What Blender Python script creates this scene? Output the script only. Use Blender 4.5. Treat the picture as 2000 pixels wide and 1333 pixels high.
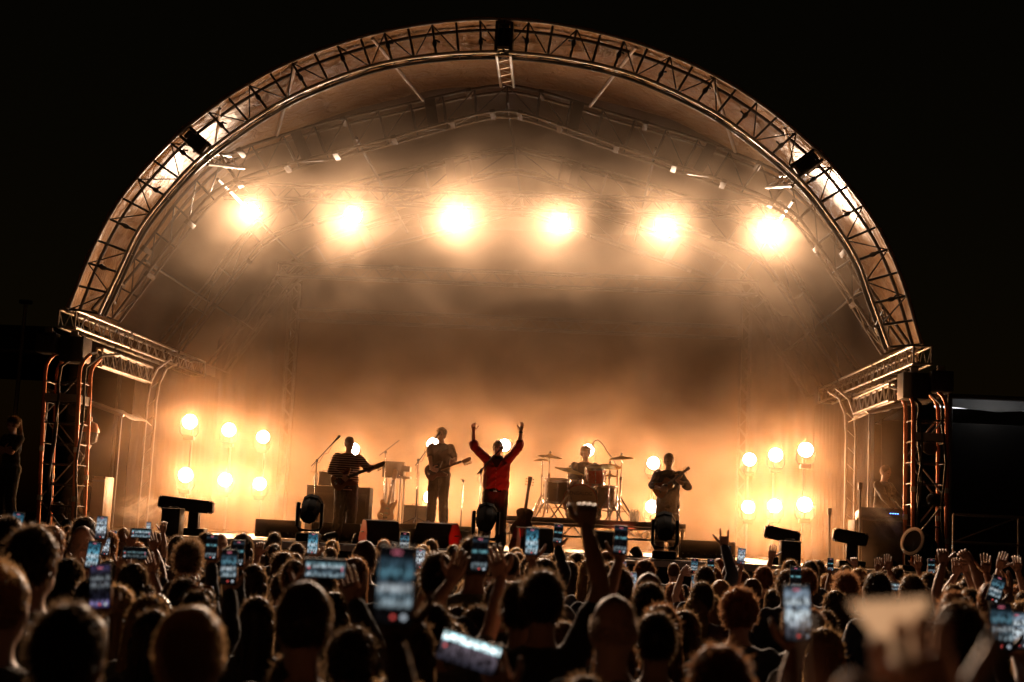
import bpy, bmesh, math, random
import numpy as np
from mathutils import Vector, Matrix, Quaternion, noise
for o in list(bpy.data.objects): bpy.data.objects.remove(o, do_unlink=True)
SC = bpy.context.scene; COL = SC.collection
V = Vector; PI = math.pi; rad = math.radians

# ------------------------------------------------------------------ camera
# world: +Y runs from the audience into the stage, stage centre line at X = 0, ground at Z = 0
FPX, ROLL, PITCH, YAW = 2762.5, rad(2.80), rad(7.625), rad(2.734)
CAM = V((1.532, 0.0, 1.95))
_fw = V((-math.sin(YAW)*math.cos(PITCH), math.cos(YAW)*math.cos(PITCH), math.sin(PITCH)))
_r0 = V((math.cos(YAW), math.sin(YAW), 0)); _u0 = _r0.cross(_fw)
_rt = _r0*math.cos(ROLL) + _u0*math.sin(ROLL); _up = -_r0*math.sin(ROLL) + _u0*math.cos(ROLL)
cd = bpy.data.cameras.new('camera'); cam = bpy.data.objects.new('camera', cd); COL.objects.link(cam)
cam.matrix_world = Matrix(((_rt.x, _up.x, -_fw.x, CAM.x), (_rt.y, _up.y, -_fw.y, CAM.y), (_rt.z, _up.z, -_fw.z, CAM.z), (0, 0, 0, 1)))
cd.sensor_width = 36.0; cd.lens = FPX*36.0/2000.0; cd.clip_start = 0.05; cd.clip_end = 2000.0
cd.dof.use_dof = True; cd.dof.focus_distance = 23.0; cd.dof.aperture_fstop = 2.7; cd.dof.aperture_blades = 0
SC.camera = cam
def at(x, y, Y):
    """photo pixel -> world point standing at depth Y"""
    d = _fw*FPX + _rt*(x-1000.0) - _up*(y-666.5)
    return CAM + d*((Y-CAM.y)/d.y)
# ------------------------------------------------------------------ night sky
W = bpy.data.worlds.new('World'); SC.world = W; W.use_nodes = True
_n = W.node_tree.nodes; _bg = _n['Background']
_sky = _n.new('ShaderNodeTexSky'); _sky.sky_type = 'NISHITA'; _sky.sun_disc = False
_sky.sun_elevation = rad(2.0); _sky.sun_rotation = rad(180)
_tn = _n.new('ShaderNodeMix'); _tn.data_type = 'RGBA'; _tn.blend_type = 'MULTIPLY'; _tn.inputs['Factor'].default_value = 1.0; _tn.inputs['B'].default_value = (1.0, .62, .30, 1)   # warm tint over the night sky
W.node_tree.links.new(_sky.outputs[0], _tn.inputs['A']); W.node_tree.links.new(_tn.outputs['Result'], _bg.inputs[0]); _bg.inputs[1].default_value = 0.0014
# ------------------------------------------------------------------ render / exposure
SC.render.engine = 'CYCLES'
SC.view_settings.view_transform = 'Standard'; SC.view_settings.look = 'None'
SC.view_settings.exposure = 0.0; SC.view_settings.gamma = 1.0; SC.view_settings.use_curve_mapping = False
cy = SC.cycles
cy.use_denoising = True
try: cy.denoiser = 'OPENIMAGEDENOISE'
except Exception: pass
cy.max_bounces = 4; cy.diffuse_bounces = 2; cy.glossy_bounces = 2; cy.transmission_bounces = 3
cy.volume_bounces = 0; cy.transparent_max_bounces = 8
cy.volume_step_rate = 2.5; cy.volume_max_steps = 32
cy.sample_clamp_indirect = 4.0; cy.sample_clamp_direct = 0.0
cy.caustics_reflective = False; cy.caustics_refractive = False

# ------------------------------------------------------------------ materials
MATS = {}
def mat(name, col, rough=.6, metal=0., noise_amt=0., nscale=8., bump=0., bscale=40., sheen=0., emis=None, estr=0., spec=None, trans=0., tcol=None):
    if name in MATS: return MATS[name]
    m = bpy.data.materials.new(name); m.use_nodes = True; MATS[name] = m
    nt = m.node_tree; b = nt.nodes['Principled BSDF']; L = nt.links
    b.inputs['Base Color'].default_value = (*col, 1); b.inputs['Roughness'].default_value = rough
    b.inputs['Metallic'].default_value = metal
    if spec is not None: b.inputs['Specular IOR Level'].default_value = spec
    if sheen: b.inputs['Sheen Weight'].default_value = sheen; b.inputs['Sheen Roughness'].default_value = .5
    if emis: b.inputs['Emission Color'].default_value = (*emis, 1); b.inputs['Emission Strength'].default_value = estr
    tc = None
    if noise_amt or bump: tc = nt.nodes.new('ShaderNodeTexCoord')
    if noise_amt:
        nz = nt.nodes.new('ShaderNodeTexNoise'); nz.inputs['Scale'].default_value = nscale; nz.inputs['Detail'].default_value = 5
        L.new(tc.outputs['Object'], nz.inputs['Vector'])
        mx = nt.nodes.new('ShaderNodeMix'); mx.data_type = 'RGBA'
        mx.inputs['A'].default_value = (*[c*(1-noise_amt) for c in col], 1); mx.inputs['B'].default_value = (*[min(1, c*(1+noise_amt)) for c in col], 1)
        L.new(nz.outputs['Fac'], mx.inputs['Factor']); L.new(mx.outputs['Result'], b.inputs['Base Color'])
        mr = nt.nodes.new('ShaderNodeMapRange'); mr.inputs['To Min'].default_value = max(0, rough-.12); mr.inputs['To Max'].default_value = min(1, rough+.15)
        L.new(nz.outputs['Fac'], mr.inputs['Value']); L.new(mr.outputs['Result'], b.inputs['Roughness'])
    if bump:
        n2 = nt.nodes.new('ShaderNodeTexNoise'); n2.inputs['Scale'].default_value = bscale; n2.inputs['Detail'].default_value = 6
        L.new(tc.outputs['Object'], n2.inputs['Vector'])
        bp = nt.nodes.new('ShaderNodeBump'); bp.inputs['Strength'].default_value = bump; bp.inputs['Distance'].default_value = .02
        L.new(n2.outputs['Fac'], bp.inputs['Height']); L.new(bp.outputs['Normal'], b.inputs['Normal'])
    if trans:
        out = nt.nodes['Material Output']; tr = nt.nodes.new('ShaderNodeBsdfTranslucent'); tr.inputs['Color'].default_value = (*(tcol or [min(1, c*2.0+.02) for c in col]), 1)
        ms = nt.nodes.new('ShaderNodeMixShader'); ms.inputs[0].default_value = trans
        L.new(b.outputs[0], ms.inputs[1]); L.new(tr.outputs[0], ms.inputs[2]); L.new(ms.outputs[0], out.inputs['Surface'])
    return m
def emit(name, col, s):
    m = mat(name, (.02, .02, .02), .5, emis=col, estr=s); m.cycles.emission_sampling = 'NONE'; return m
ALU = mat('aluminium_tube', (.55, .54, .52), .34, .9, .25, 3.)
ALU_D = mat('dull_aluminium', (.34, .33, .32), .5, .7, .3, 4.)
STEEL = mat('dark_steel', (.06, .058, .055), .5, .6, .2, 6.)
CHROME = mat('chrome', (.7, .7, .7), .18, 1.)
BLACK = mat('black_powder_coat', (.018, .018, .018), .5, 0., .3, 20., .1, 200.)
GLOSS = mat('black_gloss', (.012, .012, .012), .18)
RUBBER = mat('black_rubber', (.02, .02, .02), .7)
CLOTHB = mat('black_stage_cloth', (.016, .015, .014), .95, 0., .3, 4., .3, 60.)
TAPE = mat('white_tape', (.72, .70, .66), .6)
DECK = mat('stage_deck_paint', (.05, .046, .042), .38, 0., .5, 2.5, .25, 30.)
GROUND = mat('trampled_grass_earth', (.05, .042, .03), .95, 0., .5, 1.5, .6, 12.)
# ------------------------------------------------------------------ mesh builder
class MB:
    def __init__(s): s.v = []; s.f = []; s.mi = []
    def add(s, vs, fs, mi=0):
        o = len(s.v); s.v += [tuple(p) for p in vs]; s.f += [tuple(i+o for i in q) for q in fs]; s.mi += [mi]*len(fs); return s
    def box(s, c, size, rot=None, mi=0, bev=0.0):
        hx, hy, hz = [a/2 for a in size]; c = V(c)
        if bev > 0:
            P = []
            b = min(bev, hx*.9, hy*.9, hz*.9)
            bm = bmesh.new(); bmesh.ops.create_cube(bm, size=1)
            for v in bm.verts: v.co = V((v.co.x*2*hx, v.co.y*2*hy, v.co.z*2*hz))
            bmesh.ops.bevel(bm, geom=list(bm.edges), offset=b, segments=2, affect='EDGES', profile=.5)
            bm.verts.index_update()
            vs = [(rot @ v.co if rot else v.co)+c for v in bm.verts]; fs = [[v.index for v in f.verts] for f in bm.faces]; bm.free()
            return s.add(vs, fs, mi)
        vs = [V((x, y, z)) for x in (-hx, hx) for y in (-hy, hy) for z in (-hz, hz)]
        vs = [(rot @ v if rot else v)+c for v in vs]
        return s.add(vs, [(0, 1, 3, 2), (4, 6, 7, 5), (0, 4, 5, 1), (2, 3, 7, 6), (0, 2, 6, 4), (1, 5, 7, 3)], mi)
    def rings(s, rs, mi=0, cap=True, closed=False):
        n = len(rs[0]); vs = [p for r in rs for p in r]; fs = []
        m = len(rs)
        for i in range(m if closed else m-1):
            a = i*n; b = ((i+1) % m)*n
            for j in range(n): k = (j+1) % n; fs.append((a+j, a+k, b+k, b+j))
        if cap and not closed: fs.append(tuple(range(n-1, -1, -1))); fs.append(tuple(range((m-1)*n, m*n)))
        return s.add(vs, fs, mi)
    def tube(s, pts, r, n=8, mi=0, cap=True, closed=False):
        pts = [V(p) for p in pts]; m = len(pts); rr = r if isinstance(r, (list, tuple)) else [r]*m
        rs = []; ref = None
        for i, p in enumerate(pts):
            if closed: t = pts[(i+1) % m]-pts[i-1]
            else: t = pts[min(i+1, m-1)]-pts[max(i-1, 0)]
            if t.length < 1e-9: t = V((0, 0, 1))
            t.normalize()
            if ref is None: ref = V((0, 0, 1)) if abs(t.z) < .9 else V((1, 0, 0))
            a = t.cross(ref); 
            if a.length < 1e-4: a = t.orthogonal()
            a.normalize(); b = t.cross(a); ref = -b if False else ref
            rs.append([p+(a*math.cos(2*PI*k/n)+b*math.sin(2*PI*k/n))*rr[i] for k in range(n)])
        return s.rings(rs, mi, cap, closed)
    def lathe(s, prof, o=(0, 0, 0), ax=(0, 0, 1), n=16, mi=0, cap=True):
        o = V(o); ax = V(ax).normalized(); a = ax.orthogonal().normalized(); b = ax.cross(a)
        rs = [[o+ax*z+(a*math.cos(2*PI*k/n)+b*math.sin(2*PI*k/n))*max(r, 1e-4) for k in range(n)] for r, z in prof]
        return s.rings(rs, mi, cap)
    def ell(s, c, r, n=12, m=8, rot=None, mi=0):
        c = V(c); rs = []
        for i in range(m+1):
            th = PI*(i/m); zz = -math.cos(th); q = max(math.sin(th), .02)
            ring = [V((r[0]*q*math.cos(2*PI*k/n), r[1]*q*math.sin(2*PI*k/n), r[2]*zz)) for k in range(n)]
            rs.append([(rot @ p if rot else p)+c for p in ring])
        return s.rings(rs, mi)
    def cap2(s, a, b, ra, rb, n=10, mi=0):
        """tapered capsule"""
        a = V(a); b = V(b); t = (b-a); L = max(t.length, 1e-6); t = t/L
        u = t.orthogonal().normalized(); w = t.cross(u); rs = []
        prof = [(.15, -.98), (.6, -.8), (.9, -.42)]
        P = [(ra*q, ra*z) for q, z in prof]+[(ra, 0), ((ra+rb)/2, L/2), (rb, L)]+[(rb*q, L-rb*z) for q, z in reversed(prof)]
        for q, z in P: rs.append([a+t*z+(u*math.cos(2*PI*k/n)+w*math.sin(2*PI*k/n))*q for k in range(n)])
        return s.rings(rs, mi)
    def prism(s, poly, ax, th, o=(0, 0, 0), u=(1, 0, 0), w=(0, 0, 1), mi=0):
        """2D polygon (u,w) extruded by th along ax, centred"""
        o = V(o); ax = V(ax).normalized(); u = V(u); w = V(w); n = len(poly)
        A = [o+u*p[0]+w*p[1]-ax*th/2 for p in poly]; B = [p+ax*th for p in A]
        return s.add(A+B, [tuple(range(n-1, -1, -1)), tuple(range(n, 2*n))]+[(i, (i+1) % n, n+(i+1) % n, n+i) for i in range(n)], mi)
    def mesh(s, name, mats, smooth=True, ang=40):
        me = bpy.data.meshes.new(name); me.from_pydata(s.v, [], s.f); me.validate()
        for m in (mats if isinstance(mats, (list, tuple)) else [mats]): me.materials.append(m)
        if len(me.polygons) == len(s.mi): me.polygons.foreach_set('material_index', s.mi)
        fix_normals(me)
        if smooth:
            me.shade_smooth()
            try: me.set_sharp_from_angle(angle=rad(ang))
            except Exception: pass
        return me
    def build(s, name, mats, parent=None, smooth=True, ang=40, **kw):
        return link(name, s.mesh(name, mats, smooth, ang), parent, **kw)
def fix_normals(me):
    bm = bmesh.new(); bm.from_mesh(me); bmesh.ops.recalc_face_normals(bm, faces=bm.faces); bm.to_mesh(me); bm.free()
def link(name, data, parent=None, local=False):
    """local=False: the mesh is in world coordinates although it hangs under a parent"""
    o = bpy.data.objects.new(name, data); COL.objects.link(o)
    if parent is not None:
        o.parent = parent
        if not local: o.matrix_parent_inverse = Matrix.Translation(-world_loc(parent))
    return o
def world_loc(o):
    l = o.location.copy()
    if o.parent is not None: l = l + world_loc(o.parent) + o.matrix_parent_inverse.translation
    return l
def tag(o, label, cat, group=None, kind=None):
    if label: o['label'] = label
    if cat: o['category'] = cat
    if group: o['group'] = group
    if kind: o['kind'] = kind
    return o
def thing(name, label, cat, loc=(0, 0, 0), group=None, rz=0.0):
    o = bpy.data.objects.new(name, None); COL.objects.link(o); o.location = loc; o.rotation_euler = (0, 0, rz)
    o.empty_display_size = .2
    return tag(o, label, cat, group)
def copy_tree(o, parent=None):
    c = o.copy(); COL.objects.link(c)
    if parent is not None: c.parent = parent
    for ch in list(o.children): copy_tree(ch, c)
    return c
_UNIT = {}
def rod(name, a, b, r, m, parent, n=8):
    """one straight bar as an object of its own; alike bars share a unit mesh"""
    key = (m.name, n)
    if key not in _UNIT:
        _UNIT[key] = MB().lathe([(1, 0), (1, 1)], n=n).mesh('bar', m)
    a = V(a); b = V(b); d = b-a
    o = link(name, _UNIT[key], parent)
    q = V((0, 0, 1)).rotation_difference(d.normalized())
    o.matrix_basis = Matrix.LocRotScale(a, q, V((r, r, d.length)))
    return o
def poly_sample(pts, n):
    """evenly spaced points along a polyline after Catmull-Rom smoothing"""
    P = [V(p) for p in pts]; out = []
    for i in range(len(P)-1):
        p0 = P[max(i-1, 0)]; p1 = P[i]; p2 = P[i+1]; p3 = P[min(i+2, len(P)-1)]
        for k in range(12):
            t = k/12; out.append(.5*((2*p1)+(p2-p0)*t+(2*p0-5*p1+4*p2-p3)*t*t+(3*p1-p0-3*p2+p3)*t**3))
    out.append(P[-1]); cum = [0]
    for i in range(1, len(out)): cum.append(cum[-1]+(out[i]-out[i-1]).length)
    res = []; j = 0
    for k in range(n):
        s = cum[-1]*k/(n-1)
        while j < len(cum)-2 and cum[j+1] < s: j += 1
        t = (s-cum[j])/max(cum[j+1]-cum[j], 1e-9); res.append(out[j].lerp(out[j+1], min(1, max(0, t))))
    return res
def mirror(half):
    """half profile from the left base to the apex (x<=0) -> full arch"""
    return list(half)+[(-x, z) for x, z in reversed(half[:-1])]
# lamp powers (watts) and smoke
P_TOP, P_FLR, P_MID = 4300.0, 360.0, 350.0
P_RED, P_AMB = 26.0, 8.0
SMK_D, SMK_G = 0.0090, 0.71
# ================================================================== ground
g = MB(); g.add([(-400, -60, 0), (400, -60, 0), (400, 600, 0), (-400, 600, 0)], [(0, 1, 2, 3)])
go = g.build('ground', GROUND); go['kind'] = 'structure'
# ================================================================== stage platform
SZ = 1.62; SFY = 21.75; SW = 8.1
st = thing('stage_platform', 'dark stage deck with black skirt in front of the crowd', 'stage', (0, SFY, 0))
k = 0
for ix in range(-4, 4):
    for iy in range(7):
        x0 = ix*2.03; y0 = SFY+iy*2.03
        MB().box((x0+1.015, y0+1.015, SZ-.05+random.Random(ix*9+iy).uniform(-.0015, .0015)), (2.022, 2.022, .10), bev=.004).build('deck_panel', DECK, st, ang=30)
MB().box((0, SFY-.02, SZ-.06), (2*SW+.1, .03, .09)).build('edge_trim', ALU_D, st)
sk = MB(); n = 160
for i in range(n+1):
    x = -SW-.1+(2*SW+.2)*i/n; w = .025*math.sin(i*1.7)+.015*math.sin(i*.61)
    sk.v += [(x, SFY-.03+w-.03, 0), (x, SFY-.03+w*.3-.03, SZ-.105)]
sk.f = [(2*i, 2*i+2, 2*i+3, 2*i+1) for i in range(n)]; sk.mi = [0]*n
sk.build('skirt', CLOTHB, st)
MB().box((0, SFY+7, .7), (2*SW, 13.6, 1.3)).build('substructure', STEEL, st)
# ================================================================== domed roof
OUT = mirror([(-7.22, 5.35), (-6.9, 6.4), (-6.5, 7.28), (-5.95, 8.05), (-5.4, 8.65), (-4.5, 9.37), (-3.5, 9.95), (-2.3, 10.4), (-1.12, 10.66), (0, 10.75)])
INN = mirror([(-6.72, 5.3), (-6.42, 6.1), (-6.15, 6.8), (-5.65, 7.55), (-5.15, 8.14), (-4.35, 8.8), (-3.5, 9.35), (-2.3, 9.86), (-1.2, 10.1), (0, 10.19)])
RLO = mirror([(-7.05, 5.45), (-6.3, 6.6), (-5.65, 7.55), (-5.3, 7.95), (-4.7, 8.25), (-3.9, 8.52), (-2.8, 8.85), (-2, 9.1), (-.6, 9.55), (0, 9.66)])
RUP = mirror([(-7.45, 5.6), (-6.55, 6.85), (-5.98, 7.77), (-5.4, 8.43), (-4.9, 8.75), (-4.1, 9.05), (-3.4, 9.3), (-1.85, 9.72), (-.75, 10.02), (0, 10.14)])
def prof3(prof, Y, n, sx=1.0, dz=0.0): return poly_sample([(x*sx, Y, z+dz) for x, z in prof], n)
RY = 23.7
roof = thing('stage_roof', 'arched stage roof with tan canopy and metal truss ribs', 'stage roof', (0, RY, 0))
FABRIC = mat('canopy_fabric', (.22, .122, .042), .55, 0., .42, 1.3, 1.0, 9.)
for nd in FABRIC.node_tree.nodes:
    if nd.type == 'BUMP': nd.inputs['Distance'].default_value = .10; nd.inputs['Height'].links[0].from_node.inputs['Scale'].default_value = 3.2; nd.inputs['Height'].links[0].from_node.inputs['Detail'].default_value = 9; nd.inputs['Height'].links[0].from_node.inputs['Distortion'].default_value = 1.2
# canopy: grid, front hem at RY-.12
NU, NV = 190, 40
rows = []
ys = [23.56, 23.62]+[23.7+(35.6-23.7)*(i/(NV-3))**1.3 for i in range(NV-2)]
for j, Y in enumerate(ys):
    t = min(1, (Y-23.56)/2.4); sx = 1.0+.065*t; drop = -.16*max(0, (Y-26.5)/9)
    row = prof3(OUT, Y, NU, sx, drop); R = []
    for i, p in enumerate(row):
        a = i/(NU-1)
        w = .035*math.sin(a*PI*2*9.5+Y*.6)*math.sin((Y-23.5)*.9)+.05*(noise.noise(V((p.x*.8, Y*.9, p.z*.8))))+.022*noise.noise(V((p.x*2.6, Y*2.6, p.z*2.6)))
        w *= min(1, (Y-23.5)/.8); nrm = V((p.x*.6, 0, (p.z-4.5))).normalized()
        scal = .022*abs(math.sin(a*PI*21))*(1 if j < 2 else 0)
        R.append(p+nrm*(w+.03-scal))
    rows.append(R)
cn = MB(); cn.v = [tuple(p) for r in rows for p in r]
cn.f = [(j*NU+i, j*NU+i+1, (j+1)*NU+i+1, (j+1)*NU+i) for j in range(len(rows)-1) for i in range(NU-1)]; cn.mi = [0]*len(cn.f)
FABRIC_SHADE = mat('shaded_canopy_fabric', (.085, .055, .03), .8, 0., .3, 1.2, .3, 12.)  # darker copy of the canopy fabric: the rear roof's shade put into colour
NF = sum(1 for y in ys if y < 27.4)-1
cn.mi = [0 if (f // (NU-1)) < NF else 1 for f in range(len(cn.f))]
co = cn.build('canopy', [FABRIC, FABRIC_SHADE], roof, ang=180)
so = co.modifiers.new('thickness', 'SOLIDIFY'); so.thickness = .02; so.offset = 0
# front arch: two curved tubes, posts and braces
def arch_tube(name, prof, Y, r, m, parent, n=90, sx=1.0, dz=0.0, nn=10):
    return MB().tube(prof3(prof, Y, n, sx, dz), r, nn).build(name, m, parent)
arch_tube('arch_tube', OUT, RY-.1, .032, ALU_D, roof)
arch_tube('arch_tube', INN, RY, .032, ALU, roof)
arch_tube('arch_tube', INN, RY+.32, .03, STEEL, roof)
arch_tube('arch_tube', OUT, RY+.32, .03, STEEL, roof, sx=.997, dz=-.05)
NP = 47
po = prof3(OUT, RY-.06, NP); pi_ = prof3(INN, RY, NP); rr = random.Random(3)
for i in range(NP):
    rod('arch_post', po[i], pi_[i], .021, STEEL, roof)
    if i % 2 == 0 and 0 < i < NP-1:
        c = po[i].lerp(pi_[i], rr.uniform(.45, .7)); d = (pi_[i]-po[i]).normalized()
        cl = MB(); cl.tube([c-d*.05, c, c+d*.06], [.03, .045, .03], 7); cl.box(c+V((rr.choice((-1, 1))*.05, 0, .04)), (.09, .03, .025), Matrix.Rotation(rr.uniform(-1, 1), 3, 'Y'))
        cl.build('ratchet_clamp', STEEL, roof)
for i in range(NP-1):
    a, b = (po[i], pi_[i+1]) if (i//1) % 2 == 0 else (pi_[i], po[i+1])
    if i % 2 == 0 or i % 3: rod('arch_brace', a+V((0, .05, 0)), b+V((0, .05, 0)), .012, STEEL, roof, 6)
    if i % 3 == 0: rod('arch_brace', pi_[i]+V((0, .3, 0)), po[i]+V((0, .02, 0)), .012, ALU_D, roof, 6)
# joint boxes in the arch: apex, shoulders and a few splice plates
def plate(f, wid, name='joint_box'):
    p = prof3(OUT, RY, 401); q = prof3(INN, RY, 401); i = int(400*f); a = p[i]; b = q[i]; d = (a-b); t = V((d.z, 0, -d.x)).normalized()
    rot = Matrix((t, V((0, 1, 0)), d.normalized())).transposed()
    m = MB(); c = (a+b)/2
    L = d.length*.94
    for s in (-1, 1):
        m.box(c+t*s*wid/2+V((0, .14, 0)), (.05, .4, L), rot); 
    m.box(c+V((0, .25, 0)), (wid, .03, L*.96), rot)
    m.box(c+d.normalized()*L*.36+V((0, -.02, 0)), (wid*.7, .06, .06), rot)
    m.box(c-d.normalized()*L*.4+V((0, -.02, 0)), (wid*.8, .06, .05), rot, 1)
    return m.build(name, [STEEL, ALU], roof)
plate(.5, .26)
for f, w in ((.19, .22), (.81, .22)): plate(f, w)
# ladder trusses and struts from the arch back to the first rib
def ladder(a, b, side, half, r, n, m, parent, name='ladder_truss', lr=.011, lm=None):
    a = V(a); b = V(b); s = V(side).normalized()*half
    for q in (-1, 1): rod(name+'_chord', a+s*q, b+s*q, r, m, parent)
    l = MB()
    for i in range(n):
        p = a.lerp(b, i/n); p2 = a.lerp(b, (i+1)/n); q = 1 if i % 2 else -1
        l.tube([p+s*q, p2-s*q], lr, 5)
    l.build(name+'_lacing', lm or m, parent)
ladder((0, RY+.1, 10.17), (0, 25.4, 10.12), (1, 0, 0), .12, .028, 9, ALU, roof)
for s in (-1, 1):
    ladder((s*5.18, RY+.05, 8.12), (s*4.95, 25.4, 8.5), (1, 0, .9*s), .17, .03, 6, ALU_D, roof)
    ladder((s*6.55, RY+.05, 5.8), (s*6.95, 25.4, 5.9), (.4, 0, 1), .17, .026, 6, STEEL, roof)
    rod('roof_strut', (s*2.3, RY, 10.36), (s*1.55, 25.4, 9.8), .034, ALU_D, roof)
    rod('roof_strut', (s*3.62, RY, 9.88), (s*4.25, 25.4, 9.02), .034, ALU_D, roof)
    rod('roof_strut', (s*4.9, RY, 9.0), (s*5.4, 25.4, 8.45), .028, ALU_D, roof)
# cables tied along the arch, drooping between the posts
for dz in (.05, .12):
    q = prof3(INN, RY+.18, 141); MB().tube([p+V((0, .02*math.sin(i*.7), dz*.5-.05*abs(math.sin(i*PI/6+dz*20)))) for i, p in enumerate(q)], .013, 5).build('arch_cable', RUBBER, roof)
# ribs: box trusses that follow a flattened roof line
TRUSS_D = mat('shaded_truss', (.022, .02, .018), .65, 0., .2, 4.)  # aluminium darkened for the inner trusses, their shade put into the colour
def rib(Y, nseg, tapes, rch=.030, ALU_D=ALU_D):
    r = MB()
    for prof in (RLO, RUP):
        for dy in (-.2, .2): r.tube(prof3(prof, Y+dy, 70), rch, 8)
    rb = r.build('roof_rib', ALU_D, roof)
    lo = prof3(RLO, Y, nseg+1); up = prof3(RUP, Y, nseg+1)
    for i in range(nseg+1):
        for dy in (-.2, .2): rod('rib_post', lo[i]+V((0, dy, 0)), up[i]+V((0, dy, 0)), .016, STEEL, rb, 6)
    for i in range(nseg):
        dy = -.2 if i % 2 else .2
        a, b = (lo[i], up[i+1]) if (i < nseg/2) else (up[i], lo[i+1])
        rod('rib_brace', a+V((0, -.2, 0)), b+V((0, -.2, 0)), .013, ALU_D, rb, 6)
        rod('rib_brace', lo[i]+V((0, -dy, 0)), lo[i+1]+V((0, dy, 0)), .011, ALU_D, rb, 6)
    lo2 = prof3(RLO, Y, 201); up2 = prof3(RUP, Y, 201)
    for prof, fs in ((lo2, tapes), (up2, [f+.02 for f in tapes[::2]])):
        for f in fs:
            i = int(200*f); p = prof[i]; t = (prof[min(i+1, 200)]-prof[max(i-1, 0)]).normalized()
            rot = Matrix((t, V((0, 1, 0)), t.cross(V((0, 1, 0))))).transposed()
            MB().box(p+V((0, 0, 0)), (.10, .47, .068), rot, bev=.008).build('splice_sleeve', TAPE_D, rb)
    for f in (.285, .42, .58, .715):
        i = int(200*f); a = lo2[i]; b = up2[i]; d = (b-a).normalized(); t = V((d.z, 0, -d.x))
        rot = Matrix((t, V((0, 1, 0)), d)).transposed()
        MB().box((a+b)/2+V((0, -.215, 0)), (.2, .012, (b-a).length*.95), rot).build('gusset_plate', STEEL, rb)
TAPE_D = mat('sleeve_tape', (.04, .033, .026), .8)
rib(25.6, 30, ALU_D=mat('silhouette_truss', (.075, .065, .055), .5, .4, .25, 4.), tapes=[.06, .13, .2, .255, .31, .375, .44, .485, .515, .56, .625, .69, .745, .8, .87, .94])  # first rib's backlit silhouette put into a darkened metal colour
rib(29.9, 18, [.07, .14, .24, .34, .44, .56, .66, .76, .86, .93], ALU_D=TRUSS_D)
rib(34.0, 14, [.1, .25, .4, .6, .75, .9], ALU_D=TRUSS_D)
for x, z in ((0, 9.9), (-2.8, 9.1), (2.8, 9.1), (-5.35, 8.2), (5.35, 8.2), (-6.6, 6.6), (6.6, 6.6)):
    rod('purlin', (x, 25.6, z), (x, 34.0, z), .03, TRUSS_D, roof)
# ================================================================== box trusses
def box_truss(name, a, b, w, h, label, cat, seg, m=ALU, r=.026, lr=.011, splits=()):
    a = V(a); b = V(b); d = (b-a); L = d.length; d.normalize(); up = V((0, 0, 1)) if abs(d.z) < .9 else V((0, 1, 0))
    sd = d.cross(up).normalized(); up = sd.cross(d).normalized()
    t = thing(name, label, cat, a)
    C = []
    for sx in (-1, 1):
        for sz in (-1, 1):
            off = sd*sx*w/2+up*sz*h/2; cuts = [0]+list(splits)+[1]
            for i in range(len(cuts)-1):
                rod('chord', a+off+d*(L*cuts[i]+.02), a+off+d*(L*cuts[i+1]-.02), r, m, t, 10)
            for c in cuts: 
                if 0 < c < 1: MB().tube([a+off+d*(L*c-.05), a+off+d*(L*c+.05)], r*1.35, 8).build('coupler', STEEL, t)
            C.append(off)
    l = MB(); n = seg
    for i in range(n):
        p = a+d*(L*i/n); q = a+d*(L*(i+1)/n); f = i % 2
        for o1, o2 in ((0, 1), (2, 3), (0, 2), (1, 3)):
            x, y = (C[o1], C[o2]) if f else (C[o2], C[o1])
            l.tube([p+x, q+y], lr, 5)
    l.build('lacing', m if m.name == 'shaded_truss' else ALU_D, t)
    for e in (0, 1):
        f = MB(); p = a+d*(L*e)
        for o1, o2 in ((0, 1), (2, 3), (0, 2), (1, 3)): f.tube([p+C[o1], p+C[o2]], .018, 6)
        f.build('end_frame', m if m.name == 'shaded_truss' else ALU_D, t)
    return t
for s, side in ((-1, 'left'), (1, 'right')):
    box_truss('box_truss', (s*7.27, 23.7, 5.19), (s*7.02, 31.4, 5.22), .30, .30, 'shiny box truss running from front to back on the %s side' % side, 'truss', 30, splits=(.36, .74))
    box_truss('box_truss', (s*7.0, 24.7, 4.66), (s*6.95, 27.6, 4.66), .10, .30, 'short lower ladder truss under the %s box truss' % side, 'truss', 12, ALU_D, .026)
lt = box_truss('lighting_truss', (-6.1, 28.25, 8.62), (6.1, 28.25, 8.62), .30, .30, 'upper lighting truss carrying the six bright lamps', 'truss', 46, TRUSS_D, splits=(.25, .5, .75))
p = at(1000, 545, 32.5)
box_truss('lighting_truss', (-5.6, 32.5, p.z), (5.6, 32.5, p.z), .30, .30, 'faint bare truss behind and below the lamps, in the smoke', 'truss', 40, TRUSS_D, splits=(.25, .5, .75))
p = at(1000, 632, 34.2)
box_truss('lighting_truss', (-5.4, 34.2, p.z), (5.4, 34.2, p.z), .28, .28, 'lowest truss across the back curtain', 'truss', 38, TRUSS_D)
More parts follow.
